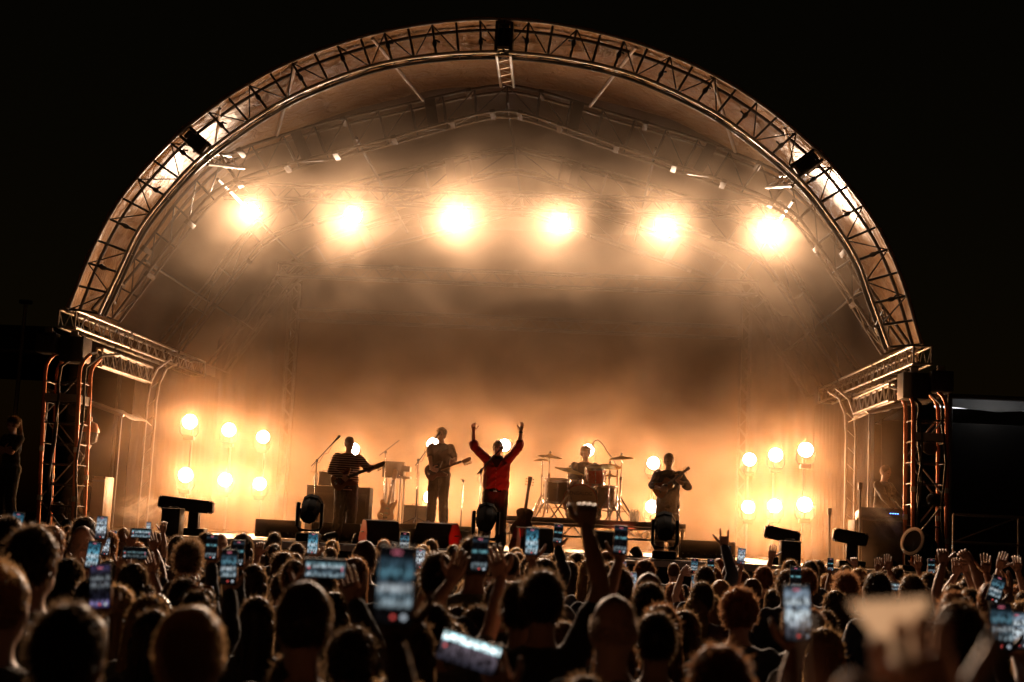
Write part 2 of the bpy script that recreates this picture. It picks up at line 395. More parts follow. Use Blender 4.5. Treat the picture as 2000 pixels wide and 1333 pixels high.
# ================================================================== towers at the front corners
ORANGE = mat('orange_light_on_tower', (.62, .20, .08), .42, .25, .3, 5.)  # orange light on the metal legs, put into their base colour
for s, side in ((-1, 'left'), (1, 'right')):
    xb = (-7.38, -6.78) if s < 0 else (7.16, 7.70); xt = (-7.58, -6.98) if s < 0 else (7.14, 7.69)
    t = thing('corner_tower', 'orange-lit tubular corner tower at the %s of the stage' % side, 'tower', ((xb[0]+xb[1])/2, 24.0, 0))
    legs = []
    for i in (0, 1):
        for dy in (23.75, 24.3):
            a = V((xb[i], dy, 0)); b = V((xt[i], dy, 4.25)); bend = [b+V((0, .02, .12)), b+V((.03*-s, .07, .24)), b+V((.10*-s, .16, .36))]
            MB().tube([a, a.lerp(b, .5), b]+bend, .034, 10).build('leg', ORANGE, t); legs.append((a, b))
            for zz in (2.12, 2.95) if dy < 24 else (2.5,):
                c = a.lerp(b, zz/4.25); MB().tube([c-V((0, 0, .045)), c+V((0, 0, .045))], .042, 10).build('reflective_tape', TAPE, t)
    for kz in range(12):
        z = .35*kz+.25; f = z/4.25
        if z > 4.2: break
        P = [a.lerp(b, f) for a, b in legs]
        rod('rung', P[0], P[2], .014, STEEL, t, 6); rod('rung', P[1], P[3], .014, STEEL, t, 6); rod('rung', P[0], P[1], .012, STEEL, t, 6); rod('rung', P[2], P[3], .012, STEEL, t, 6)
    for kz in range(6):
        f0 = kz*.7/4.25; f1 = min(1, (kz+1)*.7/4.25); q = kz % 2
        P = [a.lerp(b, f0) for a, b in legs]; Q = [a.lerp(b, f1) for a, b in legs]
        rod('brace', P[0 if q else 2], Q[2 if q else 0], .014, ALU_D, t, 6); rod('brace', P[1 if q else 3], Q[3 if q else 1], .014, ALU_D, t, 6)
    P = [a.lerp(b, .90) for a, b in legs]
    MB().box((P[0]+P[2])/2+V((0, -.03, 0)), ((P[2]-P[0]).length-.06, .03, .13)).build('cross_plate', ALU_D, t)
    MB().box((P[2]+P[3])/2, (.03, .5, .13)).build('cross_plate', TAPE_D, t)
    for j in range(3):   # cable looms strapped to the tower
        x0 = xb[j % 2]+(.08 if j % 2 == 0 else -.07); pts = [V((x0+.03*math.sin(q*1.3+j), 23.70+.04*math.cos(q*.9+j), .2+q*.32)) for q in range(14)]
        MB().tube(pts+[pts[-1]+V((-s*.15, .3, .25)), pts[-1]+V((-s*.3, .8, .35))], .016+.006*j, 6).build('cable_loom', RUBBER, t)
    for j in range(3):   # sandbags of black cloth hung on rungs
        MB().ell(((xb[0]+xb[1])/2+(-.12, .1, .02)[j], 23.9, 1.95+j*.85), (.13, .09, .11), 10, 8).build('hung_bag', CLOTHB, t)
    # loudspeakers hung between truss and tower
    for j, (dx, dy, dz, sx, sz) in enumerate(((-.30*-s, 23.9, 4.76, .36, .34), (.12*-s, 24.0, 4.68, .42, .44))):
        x = s*7.3+dx
        sp = thing('hanging_speaker', 'black speaker box hung under the %s truss, %s of the pair' % (side, 'outer' if j == 0 else 'inner'), 'speaker', (x, dy, dz-sz/2))
        MB().box((x, dy, dz), (sx, .45, sz), bev=.015).build('cabinet', BLACK, sp)
        MB().box((x, dy-.23, dz), (sx*.9, .012, sz*.88), bev=.004).build('grille', RUBBER, sp)
        MB().box((x, dy-.1, dz+sz/2+.05), (.13, .06, .10), bev=.004).build('clamp', ALU_D, sp)
        MB().tube([(x-sx/2+.04, dy, dz+sz/2), (x, dy, dz+sz/2+.09), (x+sx/2-.04, dy, dz+sz/2)], .012, 6).build('bracket', STEEL, sp)
    # rear leg of curved tube
    p0 = at(290 if s < 0 else 1660, 960, 27.6)
    lg = thing('rear_leg', 'thin curved twin-tube leg behind the %s tower' % side, 'leg', (s*6.9, 27.6, SZ))
    for dx in (0, .18):
        MB().tube([(s*(6.95-dx), 27.6, SZ), (s*(6.95-dx), 27.6, 4.1), (s*(6.92-dx), 27.6, 4.5), (s*(6.8-dx), 27.6, 4.8), (s*(6.55-dx*.8), 27.6, 5.0-dx*.4)], .026, 8).build('leg_tube', ALU_D, lg)
    for kz in range(9): rod('lacing_bar', (s*6.95, 27.6, 1.8+kz*.32), (s*6.77, 27.6, 1.96+kz*.32), .01, ALU_D, lg, 6)
# ================================================================== curtains
def curtain(name, label, x0, x1, y0, y1, z0, z1, m, folds, amp):
    n = folds*6; c = MB(); d = V((x1-x0, y1-y0, 0)).normalized(); nr = V((-d.y, d.x, 0))
    nz = 6
    for j in range(nz+1):
        for i in range(n+1):
            f = i/n; w = amp*math.sin(f*folds*2*PI+.6*math.sin(f*9))*(1-.35*j/nz)+.03*noise.noise(V((f*9, j*.7, 0)))
            c.v.append((x0+(x1-x0)*f+nr.x*w, y0+(y1-y0)*f+nr.y*w, z0+(z1-z0)*j/nz))
    c.f = [(j*(n+1)+i, j*(n+1)+i+1, (j+1)*(n+1)+i+1, (j+1)*(n+1)+i) for j in range(nz) for i in range(n)]; c.mi = [0]*len(c.f)
    o = c.build(name, m, ang=180); tag(o, label, 'curtain'); return o
BACKC = mat('brown_back_cloth', (.034, .022, .014), .9, 0., .25, 1.5, .2, 30.)
curtain('back_curtain', 'wide brown curtain closing the back of the stage', -5.55, 5.55, 35.2, 35.2, SZ, 9.5, BACKC, 16, .010)
for s, side in ((-1, 'left'), (1, 'right')):
    curtain('side_curtain', 'dark masking curtain along the %s side of the stage' % side, s*7.45, s*7.3, 28.3, 35.6, SZ, 5.3, CLOTHB, 16, .05)
    curtain('wing_curtain', 'dark curtain between back curtain and %s wing' % side, s*5.7, s*7.4, 34.9, 34.4, SZ, 7.5, CLOTHB, 5, .05)
    b = box_truss('upright_truss', (s*5.62, 34.7, SZ), (s*5.62, 34.7, 7.8), .22, .22, 'upright truss at the %s edge of the back curtain' % side, 'truss', 24, TRUSS_D, .022)

# ================================================================== dark surroundings of the festival ground
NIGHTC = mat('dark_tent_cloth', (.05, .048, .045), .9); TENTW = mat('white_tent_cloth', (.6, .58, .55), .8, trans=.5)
def marquee(label, x0, x1, Y, ze, zr, m, lit=False):
    t = thing('marquee', label, 'tent', ((x0+x1)/2, Y, 0)); xm = (x0+x1)/2; D = 8.0
    MB().add([(x0, Y, ze), (x1, Y, ze), (x1, Y+D/2, zr), (x0, Y+D/2, zr), (x0, Y+D, ze), (x1, Y+D, ze)], [(0, 1, 2, 3), (3, 2, 5, 4)]).build('roof', m, t, smooth=False)
    n = 7; v = MB()
    for i in range(n+1):
        x = x0+(x1-x0)*i/n; v.v += [(x, Y-.02, ze), (x, Y-.02, ze-.20-.08*(i % 2))]
    v.f = [(2*i, 2*i+2, 2*i+3, 2*i+1) for i in range(n)]; v.mi = [0]*n; v.build('valance', m, t, smooth=False)
    for x in (x0+.1, xm, x1-.1): MB().tube([(x, Y, 0), (x, Y, ze)], .05, 8).build('pole', ALU_D, t)
    MB().tube([(x0, Y-.04, ze+.05), (x1, Y-.04, ze+.05)], .06, 8).build('eave_bar', ALU_D, t)
    for i, x in enumerate((x0+.6, x1-.6)):
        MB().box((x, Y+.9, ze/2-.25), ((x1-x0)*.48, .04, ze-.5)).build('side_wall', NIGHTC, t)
    return t
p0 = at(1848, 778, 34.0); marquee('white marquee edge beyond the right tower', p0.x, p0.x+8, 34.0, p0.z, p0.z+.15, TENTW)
p0 = at(20, 690, 38.0); marquee('dim tent in the dark left of the stage', p0.x-4, p0.x+3.2, 38.0, p0.z, p0.z+1.3, NIGHTC)
mp_ = thing('lamp_post', 'thin unlit pole standing in the dark at far left', 'pole', (at(40, 700, 36).x, 36, 0)); a_ = at(40, 700, 36); b_ = at(42, 590, 36); MB().tube([(a_.x, 36, 0), (a_.x, 36, b_.z)], [.07, .05], 8).build('post', ALU_D, mp_); MB().box((a_.x, 36, b_.z), (.3, .2, .1), bev=.02).build('head', STEEL, mp_)
fn = thing('site_fence', 'dim braced fence in the dark right of the stage', 'fence', (at(1920, 1060, 27).x, 27, 0)); xa = at(1862, 1060, 27).x; zt = at(1920, 1008, 27).z; zb = at(1920, 1062, 27).z
for zz in (zt, zb): rod('rail', (xa, 27, zz), (xa+5, 27, zz), .03, ALU_D, fn)
for i in range(5):
    rod('upright', (xa+i*1.2, 27, 0), (xa+i*1.2, 27, zt), .025, ALU_D, fn); rod('brace', (xa+i*1.2, 27, zt if i % 2 else zb), (xa+(i+1)*1.2, 27, zb if i % 2 else zt), .015, ALU_D, fn, 6)
# unseen tube light added behind the right marquee's valance to brighten it
wx = at(1925, 790, 34.6); tl = thing('added_tube_light', 'unseen tube added to brighten the white marquee valance', 'lamp', (wx.x, 34.7, wx.z-.1))
MB().tube([(wx.x-1.2, 34.7, wx.z-.1), (wx.x+1.2, 34.7, wx.z-.1)], .02, 8).build('tube', emit('added_tube_glow', (.95, .97, 1), 2.0), tl); MB().box((wx.x, 34.7, wx.z-.05), (2.5, .06, .05)).build('fitting', ALU_D, tl)
ld = bpy.data.lights.new('lamp_light', 'POINT'); ld.energy = 1.0; ld.color = (1, .93, .86); ld.shadow_soft_size = .05; lo_ = bpy.data.objects.new('lamp_light', ld); COL.objects.link(lo_); lo_.parent = tl; lo_.location = (0, -.06, -.06)
# ================================================================== stage lamps
LENS = emit('lit_lamp_lens', (1.0, .93, .84), 60.0)
WARM_T = (1.0, .70, .48); WARM_F = (1.0, .45, .17)
def make_lamp(loc, aim, label, group, power, col, cone, name='stage_lamp', R=.15, hang=True):
    """wash lamp: base, U-shaped yoke, round head with fins, lens ring, lit lens"""
    loc = V(loc); t = thing(name, label, 'stage lamp', loc, group)
    d = (V(aim)-loc).normalized(); x = d.cross(V((0, 0, 1))).normalized(); z = x.cross(d)
    sg = 1 if hang else -1
    MB().lathe([(R*.55, -.26), (R*.8, -.24), (R*.95, -.12), (R*1.05, .0), (R*1.05, .05), (R*.97, .055)], loc, d, 18).build('head', BLACK, t)
    MB().lathe([(R*1.06, .052), (R*1.1, .058), (R*1.1, .085), (R*.98, .085), (R*.98, .06)], loc, d, 18).build('lens_ring', GLOSS, t)
    MB().lathe([(R*.95, .058), (R*.8, .068), (.001, .074)], loc, d, 18).build('lens', LENS, t)
    y = MB(); pts = [x*R*1.18-z*0, x*R*1.2+V((0, 0, sg*.2)), x*R*.9+V((0, 0, sg*.27)), -x*R*.9+V((0, 0, sg*.27)), -x*R*1.2+V((0, 0, sg*.2)), -x*R*1.18]
    y.tube([loc+p-d*.05 for p in pts], .018, 6); y.build('yoke', BLACK, t)
    MB().box(loc+V((0, 0, sg*.31))-d*.05, (.2, .16, .09), bev=.01).build('base', BLACK, t)
    ld = bpy.data.lights.new('lamp_light', 'SPOT'); ld.energy = power; ld.color = col; ld.spot_size = rad(cone); ld.spot_blend = 1.0; ld.shadow_soft_size = .07
    lo = bpy.data.objects.new('lamp_light', ld); COL.objects.link(lo); lo.parent = t
    lo.location = d*.12; lo.rotation_euler = d.to_track_quat('-Z', 'Y').to_euler()
    return t
ordn = ['leftmost', 'second from left', 'third from left', 'third from right', 'second from right', 'rightmost']
for i in range(6):
    x = (i-2.5)*2.1
    make_lamp((x, 28.0, 8.13), (x*.55+.6, 0, 1.2), 'bright lamp on the upper truss, %s of the six' % ordn[i], 'six lamps on the upper truss', P_TOP, WARM_T, 76, R=.17)
POLEM = BLACK
def lamp_pole(x, Y, zs, label, side, aim, power, cone=140):
    t = thing('lamp_pole', 'slim upright pole carrying two lamps, %s' % label, 'lamp pole', (x, Y, SZ), 'lamp poles on the stage floor')
    MB().tube([(x, Y+.22, SZ+.02), (x, Y+.22, max(zs)+.02)], .024, 8).build('pole', ALU_D, t)
    MB().lathe([(.26, 0), (.26, .02), (.05, .03), (.04, .08)], (x, Y+.22, SZ), n=20).build('base_plate', BLACK, t)
    for z, w in zip(zs, ('upper', 'lower')):
        MB().box((x, Y+.16, z), (.07, .14, .05)).build('clamp', STEEL, t)
        make_lamp((x, Y, z), aim, '%s bright lamp on the pole %s' % (w, label), 'lamps on floor poles', power, WARM_F, cone, R=.145, hang=False)
for s, side in ((-1, 'left'), (1, 'right')):
    for (x, Y, nm) in ((5.9, 27, 'nearest'), (5.62, 29, 'middle'), (5.34, 31, 'farthest')):
        lamp_pole(s*x, Y, (3.73, 2.70), '%s of the three at stage %s' % (nm, side), side, (s*1.2+.7, 0, 2.6), P_FLR)
# lamps hidden behind the musicians
for px, py1, py2, nm in ((690, 878, 985, 'behind the bassist'), (846, 868, 972, 'behind the tall guitarist'), (985, 870, 960, 'behind the singer'), (1148, 880, 975, 'behind the drummer'), (1276, 905, 990, 'behind the guitarist at right')):
    Y = 31.5; a = at(px, py1, Y); b = at(px, py2, Y)
    lamp_pole(a.x, Y, (a.z, max(b.z, SZ+.5)), nm, '', (a.x*.2+1.0, 0, 2.6), P_MID)
# ================================================================== smoke filling the stage
SMK = bpy.data.materials.new('stage_smoke'); SMK.use_nodes = True
nt = SMK.node_tree; nt.nodes.clear(); out = nt.nodes.new('ShaderNodeOutputMaterial'); pv = nt.nodes.new('ShaderNodeVolumePrincipled')
pv.inputs['Color'].default_value = (.96, .71, .49, 1); pv.inputs['Anisotropy'].default_value = SMK_G
tc = nt.nodes.new('ShaderNodeTexCoord'); mp = nt.nodes.new('ShaderNodeMapping'); mp.inputs['Scale'].default_value = (.55, .34, .72)
mp.inputs['Rotation'].default_value = (0, .5, 0)
nz = nt.nodes.new('ShaderNodeTexNoise'); nz.inputs['Scale'].default_value = 1.0; nz.inputs['Detail'].default_value = 5.0; nz.inputs['Roughness'].default_value = .58; nz.inputs['Distortion'].default_value = .9
mr = nt.nodes.new('ShaderNodeMapRange'); mr.inputs['From Min'].default_value = .38; mr.inputs['From Max'].default_value = .66; mr.inputs['To Min'].default_value = SMK_D*.45; mr.inputs['To Max'].default_value = SMK_D*1.6; mr.interpolation_type = 'SMOOTHSTEP'
nt.links.new(tc.outputs['Object'], mp.inputs[0]); nt.links.new(mp.outputs[0], nz.inputs['Vector']); nt.links.new(nz.outputs['Fac'], mr.inputs['Value'])
# smoke lies thicker over the deck
sx_ = nt.nodes.new('ShaderNodeSeparateXYZ'); hz_ = nt.nodes.new('ShaderNodeMapRange'); hz_.interpolation_type = 'SMOOTHERSTEP'
hz_.inputs['From Min'].default_value = SZ; hz_.inputs['From Max'].default_value = SZ+3.9; hz_.inputs['To Min'].default_value = 6.0; hz_.inputs['To Max'].default_value = 1.0
ml_ = nt.nodes.new('ShaderNodeMath'); ml_.operation = 'MULTIPLY'
nt.links.new(tc.outputs['Object'], sx_.inputs[0]); nt.links.new(sx_.outputs['Z'], hz_.inputs['Value']); nt.links.new(mr.outputs['Result'], ml_.inputs[0]); nt.links.new(hz_.outputs['Result'], ml_.inputs[1])
nt.links.new(ml_.outputs[0], pv.inputs['Density']); nt.links.new(pv.outputs[0], out.inputs['Volume'])
SMK.cycles.volume_step_rate = 1.0 if not hasattr(SMK.cycles, 'x') else 1.0
sec = [(-7.0, SZ+.012)]+[(p.x*.975, p.z-.12) for p in prof3(OUT, 0, 40)]+[(7.0, SZ+.012)]
sm = MB(); n = len(sec)
YS = (23.35, 34.6)
sm.v = [(x, Y, z) for Y in YS for x, z in sec]
sm.f = [tuple(range(n-1, -1, -1)), tuple(range(n, 2*n))]+[(i, (i+1) % n, n+(i+1) % n, n+i) for i in range(n)]; sm.mi = [0]*len(sm.f)
so = sm.build('stage_smoke', SMK, smooth=False); so['kind'] = 'stuff'; so['label'] = 'warm lit smoke drifting across the whole stage'

# jets of fog from the floor machines
def plume(name, label, a, b, r0, r1, dens, seed):
    a = V(a); b = V(b); m = bpy.data.materials.new(name); m.use_nodes = True; nt = m.node_tree; nt.nodes.clear(); out = nt.nodes.new('ShaderNodeOutputMaterial'); pv = nt.nodes.new('ShaderNodeVolumePrincipled')
    pv.inputs['Color'].default_value = (.9, .8, .68, 1); pv.inputs['Anisotropy'].default_value = .25
    tc = nt.nodes.new('ShaderNodeTexCoord'); nz = nt.nodes.new('ShaderNodeTexNoise'); nz.inputs['Scale'].default_value = 4.5; nz.inputs['Detail'].default_value = 4; nz.inputs['Distortion'].default_value = .6
    mr = nt.nodes.new('ShaderNodeMapRange'); mr.interpolation_type = 'SMOOTHSTEP'; mr.inputs['From Min'].default_value = .42; mr.inputs['From Max'].default_value = .66; mr.inputs['To Min'].default_value = 0; mr.inputs['To Max'].default_value = dens
    nt.links.new(tc.outputs['Object'], nz.inputs['Vector']); nt.links.new(nz.outputs['Fac'], mr.inputs['Value']); nt.links.new(pv.outputs[0], out.inputs['Volume'])
    le = nt.nodes.new('ShaderNodeVectorMath'); le.operation = 'LENGTH'; fa = nt.nodes.new('ShaderNodeMapRange'); fa.interpolation_type = 'SMOOTHSTEP'; fa.inputs['From Min'].default_value = .15; fa.inputs['From Max'].default_value = .95; fa.inputs['To Min'].default_value = 1; fa.inputs['To Max'].default_value = 0
    mu = nt.nodes.new('ShaderNodeMath'); mu.operation = 'MULTIPLY'; nt.links.new(tc.outputs['Object'], le.inputs[0]); nt.links.new(le.outputs['Value'], fa.inputs['Value']); nt.links.new(fa.outputs['Result'], mu.inputs[0]); nt.links.new(mr.outputs['Result'], mu.inputs[1]); nt.links.new(mu.outputs[0], pv.inputs['Density'])
    nz.inputs['Scale'].default_value = 2.2
    o = MB().ell((0, 0, 0), (1, 1, 1), 20, 14).build(name, m); d = b-a; o.location = (a+b)/2; o.rotation_mode = 'QUATERNION'; o.rotation_quaternion = V((1, 0, 0)).rotation_difference(d.normalized()); o.scale = (d.length*.62, r1, r1*.9)
    o['kind'] = 'stuff'; o['label'] = label
q0, q1 = at(218, 1000, 24.3), at(330, 985, 24.3); plume('fog_jet', 'puff of fog blown across the deck at the left', q0, q1, .12, .34, 6.0, 1)
q0, q1 = at(1782, 1080, 23.9), at(1700, 985, 24.2); plume('fog_jet', 'puff of fog rising beside the right tower', q0, q1, .12, .36, 2.2, 2)
# ================================================================== people: one continuous body each, clothes and hair as children
SKINS = [mat('skin_light', (.52, .31, .22), .5, 0., .08, 12.), mat('skin_tan', (.40, .22, .14), .5, 0., .08, 12.), mat('skin_brown', (.17, .085, .05), .5, 0., .08, 12.)]
HAIRS = {k: mat('hair_'+k, c, .38, trans=.55, tcol=[min(.8, q*1.6+a_) for q, a_ in zip(c, (.34, .22, .12))]) for k, c in dict(black=(.008, .006, .005), dark=(.022, .012, .007), brown=(.06, .030, .014), ginger=(.16, .055, .018), blond=(.26, .16, .07), grey=(.26, .24, .22)).items()}
CLOTHS = {k: mat('cloth_'+k, c, .9, 0., .2, 9., .25, 90., sheen=.3) for k, c in dict(black=(.014, .013, .013), navy=(.016, .02, .04), grey=(.11, .105, .10), olive=(.05, .05, .03), red=(.36, .045, .03), white=(.55, .52, .48), denim=(.035, .05, .085), brown=(.07, .042, .025), plum=(.07, .02, .035), sand=(.30, .23, .15)).items()}
TMP = bpy.data.scenes.new('workbench')
def remesh(mb, voxel, iters, m, name):
    me = bpy.data.meshes.new('tmp'); me.from_pydata(mb.v, [], mb.f); o = bpy.data.objects.new('tmp', me); TMP.collection.objects.link(o)
    r = o.modifiers.new('r', 'REMESH'); r.mode = 'VOXEL'; r.voxel_size = voxel; r.use_smooth_shade = True
    if iters: s = o.modifiers.new('s', 'SMOOTH'); s.factor = .5; s.iterations = iters
    TMP.view_layers[0].update(); dg = TMP.view_layers[0].depsgraph; e = o.evaluated_get(dg); out = bpy.data.meshes.new_from_object(e)
    bpy.data.objects.remove(o, do_unlink=True); bpy.data.meshes.remove(me)
    out.name = name; out.materials.clear(); out.materials.append(m); out.shade_smooth()
    return out
def puff(me, fn):
    n = len(me.vertices); co = np.empty(n*3); nr = np.empty(n*3); me.vertices.foreach_get('co', co); me.vertices.foreach_get('normal', nr); co = co.reshape(-1, 3); nr = nr.reshape(-1, 3)
    d = np.array([fn(V(c)) for c in co]); me.vertices.foreach_set('co', (co+nr*d[:, None]).ravel()); me.update(); return me
def join_mesh(me, mb, mats, name):
    """append loose builder geometry (hands, eyes) to a remeshed body: one mesh"""
    b = MB(); b.v = [tuple(v.co) for v in me.vertices]; b.f = [tuple(p.vertices) for p in me.polygons]; b.mi = [0]*len(b.f)
    o = len(b.v); b.v += mb.v; b.f += [tuple(i+o for i in q) for q in mb.f]; b.mi += mb.mi
    out = bpy.data.meshes.new(name); out.from_pydata(b.v, [], b.f)
    for m in mats: out.materials.append(m)
    out.polygons.foreach_set('material_index', b.mi); out.shade_smooth(); bpy.data.meshes.remove(me)
    return out
def hand(mb, w, d, n, side, curl=.25, curls=None, spread=.10, sc=1.0, thumb=.5):
    """palm with four fingers and a thumb. w wrist, d towards the fingertips, n palm normal, side +1/-1 = where the thumb leaves"""
    w = V(w); d = V(d).normalized(); n = (V(n)-d*V(n).dot(d)).normalized(); s = d.cross(n)*side
    pal = MB()
    for f, hw, th in ((0, .028, .019), (.03, .036, .017), (.06, .042, .015), (.088, .041, .013)):
        c = w+d*f*sc; pal.v += [tuple(c+(s*math.cos(2*PI*k/10)*hw+n*math.sin(2*PI*k/10)*th)*sc) for k in range(10)]
    pal.f = [(i*10+j, i*10+(j+1) % 10, (i+1)*10+(j+1) % 10, (i+1)*10+j) for i in range(3) for j in range(10)]+[tuple(range(9, -1, -1)), tuple(range(30, 40))]; pal.mi = [0]*len(pal.f)
    mb.add(pal.v, pal.f)
    for i, (off, L) in enumerate(((.030, .074), (.010, .083), (-.010, .077), (-.030, .060))):
        p = w+(d*.084+s*off)*sc; dirv = (d+s*off*spread*26).normalized(); c = (curls[i] if curls else curl); pts = [p-dirv*.012*sc, p]; a = 0
        for frac in (.45, .30, .25):
            a += c*1.15; q = dirv*math.cos(a)+n*math.sin(a); p = p+q*L*frac*sc; pts.append(p)
        mb.tube(pts, [.0095*sc, .0098*sc, .009*sc, .0082*sc, .006*sc], 6)
    p = w+(d*.03+s*.026)*sc; td = (s*.8+d*.65+n*.25*thumb).normalized(); pts = [p]
    for frac, b in ((.035, 0), (.032, thumb*.7), (.026, thumb*1.3)):
        q = (td*math.cos(b)+(d*.7+n*.7).normalized()*math.sin(b)); p = p+q*frac*sc; pts.append(p)
    mb.tube(pts, [.014*sc, .0125*sc, .0105*sc, .007*sc], 6)
def ik(S, Wt, l1, l2, pole):
    S = V(S); Wt = V(Wt); d = Wt-S; L = d.length; mx = (l1+l2)*.995
    if L > mx: Wt = S+d*(mx/L); d = Wt-S; L = mx
    if L < abs(l1-l2)+.02: L = abs(l1-l2)+.02
    a = (l1*l1-l2*l2+L*L)/(2*L); h = math.sqrt(max(0, l1*l1-a*a)); u = d.normalized(); p = V(pole)-u*V(pole).dot(u)
    p = p.normalized() if p.length > 1e-4 else u.orthogonal().normalized()
    return S+u*a+p*h, Wt
def figure(name, label, cat, loc, rz, H=1.76, arms=None, skin=0, shirt='black', trousers='navy', sleeve='short', voxel=.018, group=None, head_tilt=(0, 0), lean=(0, 0), seated=False,
           shirt_mat=None, legs=True, wide=1.0, knees=None, face=False, collar=False, shoe=True, hem=None, bulk=1.0):
    """standing (or seated) person, local frame: +Y is where the person faces, +X the right hand. arms: {side: dict(w=wrist, pole=, d=, n=, curl=...)}"""
    k = H/1.78; t = thing(name, label, cat, loc, group, rz)
    hz = .50 if seated else .93
    LX, LY = lean
    def up(z): f = (z-.93)/.55; return V((LX*f, LY*f, z-(.93-hz)))*1.0
    pel = up(.93); che = up(1.28); nb = up(1.475); hd = up(1.475)+V((LX*.25+0, LY*.25+.025, .165))
    B = MB(); S = MB(); T = MB()
    def ell_rings(mb, rows):
        rs = []
        for z, rx, ry, oy in rows:
            c = up(z)+V((0, oy, 0)); rs.append([c+V((rx*wide*math.cos(2*PI*j/16), ry*math.sin(2*PI*j/16), 0)) for j in range(16)])
        mb.rings(rs)
    tor = [(.84, .12, .09, 0), (.90, .155, .112, -.005), (.98, .158, .112, -.005), (1.08, .142, .10, 0), (1.2, .152, .108, .005), (1.32, .168, .118, .005), (1.4, .165, .105, 0), (1.45, .12, .078, -.005), (1.49, .062, .06, 0)]
    ell_rings(B, tor); B.cap2(nb-V((0, 0, .03)), hd-V((0, .02, .05)), .058, .053)
    R = Matrix.Rotation(head_tilt[1], 3, 'Z') @ Matrix.Rotation(head_tilt[0], 3, 'X')
    def hp(x, y, z): return hd+R @ V((x, y, z))
    B.ell(hp(0, -.008, .025), (.076, .096, .098), 16, 12, R); B.ell(hp(0, .022, -.048), (.06, .068, .068), 14, 10, R); B.ell(hp(0, .045, -.088), (.032, .035, .03), 10, 8, R)
    B.ell(hp(0, .095, -.012), (.013, .02, .024), 8, 6, R); B.ell(hp(0, .078, .028), (.055, .018, .012), 10, 6, R)
    for s in (-1, 1): B.ell(hp(s*.077, -.012, -.012), (.011, .024, .034), 8, 6, R)
    wr = {}
    sh = {s: up(1.415)+V((s*.172*wide, -.005, 0)) for s in (-1, 1)}
    loose = MB()
    for s in (-1, 1):
        a = (arms or {}).get(s)
        if a is None: a = dict(w=sh[s]+V((s*.10, .06, -.50)), pole=(s*.6, -1, 0), d=(0, .15, -1), n=(-s, .2, 0), curl=.3)
        w = V(a['w']); base = sh[s]
        if w.z > base.z: base = base+V((0, 0, .035))-V((s*.02, 0, 0))
        e, w = ik(base, w, .285, .255, a.get('pole', (s, 0, -1)))
        wr[s] = (e, w)
        B.cap2(base, e, .050, .040); B.cap2(e, e.lerp(w, .35), .040, .042); B.cap2(e.lerp(w, .35), w, .042, .028)
        d = V(a.get('d', w-e)); hand(loose, w-d.normalized()*.01, d, a.get('n', (0, 1, 0)), a.get('ts', s), a.get('curl', .25), a.get('curls'), a.get('spread', .1), 1.0, a.get('thumb', .5))
        S.cap2(base+V((-s*.02, 0, 0)), e.lerp(base, .0 if sleeve != 'short' else .35), .066*bulk, .056*bulk)
        if sleeve == 'long': S.cap2(e, e.lerp(w, .90), .056*bulk, .042*bulk)
        if sleeve == 'rolled': S.cap2(e, e.lerp(w, .22), .058*bulk, .062*bulk)
    hem = hem or (.86 if not seated else .90); low = hem > .93
    ell_rings(S, [(hem, .176, .132, -.004), (hem+.03, .172, .128, -.004), (max(.98, hem+.05), .168 if not low else .185, .122 if not low else .14, -.004), (1.08, .16 if not low else .185, .115 if not low else .135, 0), (1.2, .168 if not low else .180, .122 if not low else .13, .005), (1.32, .184, .132, .005), (1.40, .182, .118, 0), (1.452, .132, .09, -.006), (1.487, .078, .072, -.004)])
    hips = {}
    for s in (-1, 1):
        hp_ = up(.92)+V((s*.092, 0, 0))
        if seated:
            kn = hp_+V((s*.12, .40, .02)); an = kn+V((s*.03, .05, -.42))
        else:
            kx, ky, ax, ay = (knees or {}).get(s, (0.012, .035, .03, -.01)); kn = V((s*(.092+kx), ky, .50)); an = V((s*(.092+ax), ay, .085))
        if legs:
            B.cap2(hp_, kn, .086, .058); B.cap2(kn, an, .055, .040); B.cap2(an+V((0, -.03, -.035)), an+V((s*.02, .15, -.05)), .035, .03)
            T.cap2(hp_, kn, .10*bulk, .08*bulk); T.cap2(kn, an+V((0, 0, .01)), .078*bulk, .074*bulk)
            if shoe:
                F = MB(); F.cap2(an+V((0, -.045, -.04)), an+V((s*.025, .17, -.05)), .045, .038, 10); F.box(an+V((s*.01, .06, -.077)), (.085, .27, .018))
                sm = F.mesh('shoe', RUBBER); so = link('shoe', sm, t, True); so.scale = (k, k, k)
    if legs: ell_rings(T, [(.84, .14, .115, 0), (.90, .170, .128, -.004), (.97, .169, .123, -.004), (1.0, .162, .118, 0)])
    body = remesh(B, voxel, 2, SKINS[skin], 'body')
    mats = [SKINS[skin]]
    if face:
        for s in (-1, 1): loose.ell(hp(s*.031, .078, .008), (.012, .009, .008), 8, 6, R, 1)
        loose.ell(hp(0, .086, -.058), (.022, .008, .006), 8, 6, R, 2)
        mats += [GLOSS, mat('lips', (.22, .05, .04), .5)]
    body = join_mesh(body, loose, mats, 'body')
    def creased(me, amp):
        return puff(me, lambda c: amp*(noise.noise(V((c.x*9, c.y*9, c.z*15+c.x*8)))+.5*noise.noise(c*26)))
    bo = link('body', body, t, True); bo.scale = (k, k, k)
    so = link('shirt', creased(remesh(S, voxel*.9, 2, shirt_mat or CLOTHS[shirt], 'shirt'), .012 if bulk > 1 else .006), t, True); so.scale = (k, k, k)
    if legs: to = link('trousers', creased(remesh(T, voxel, 2, CLOTHS[trousers], 'trousers'), .010 if bulk > 1 else .004), t, True); to.scale = (k, k, k)
    return t, dict(k=k, hd=hd*k, R=R, wr=wr, sh=sh)
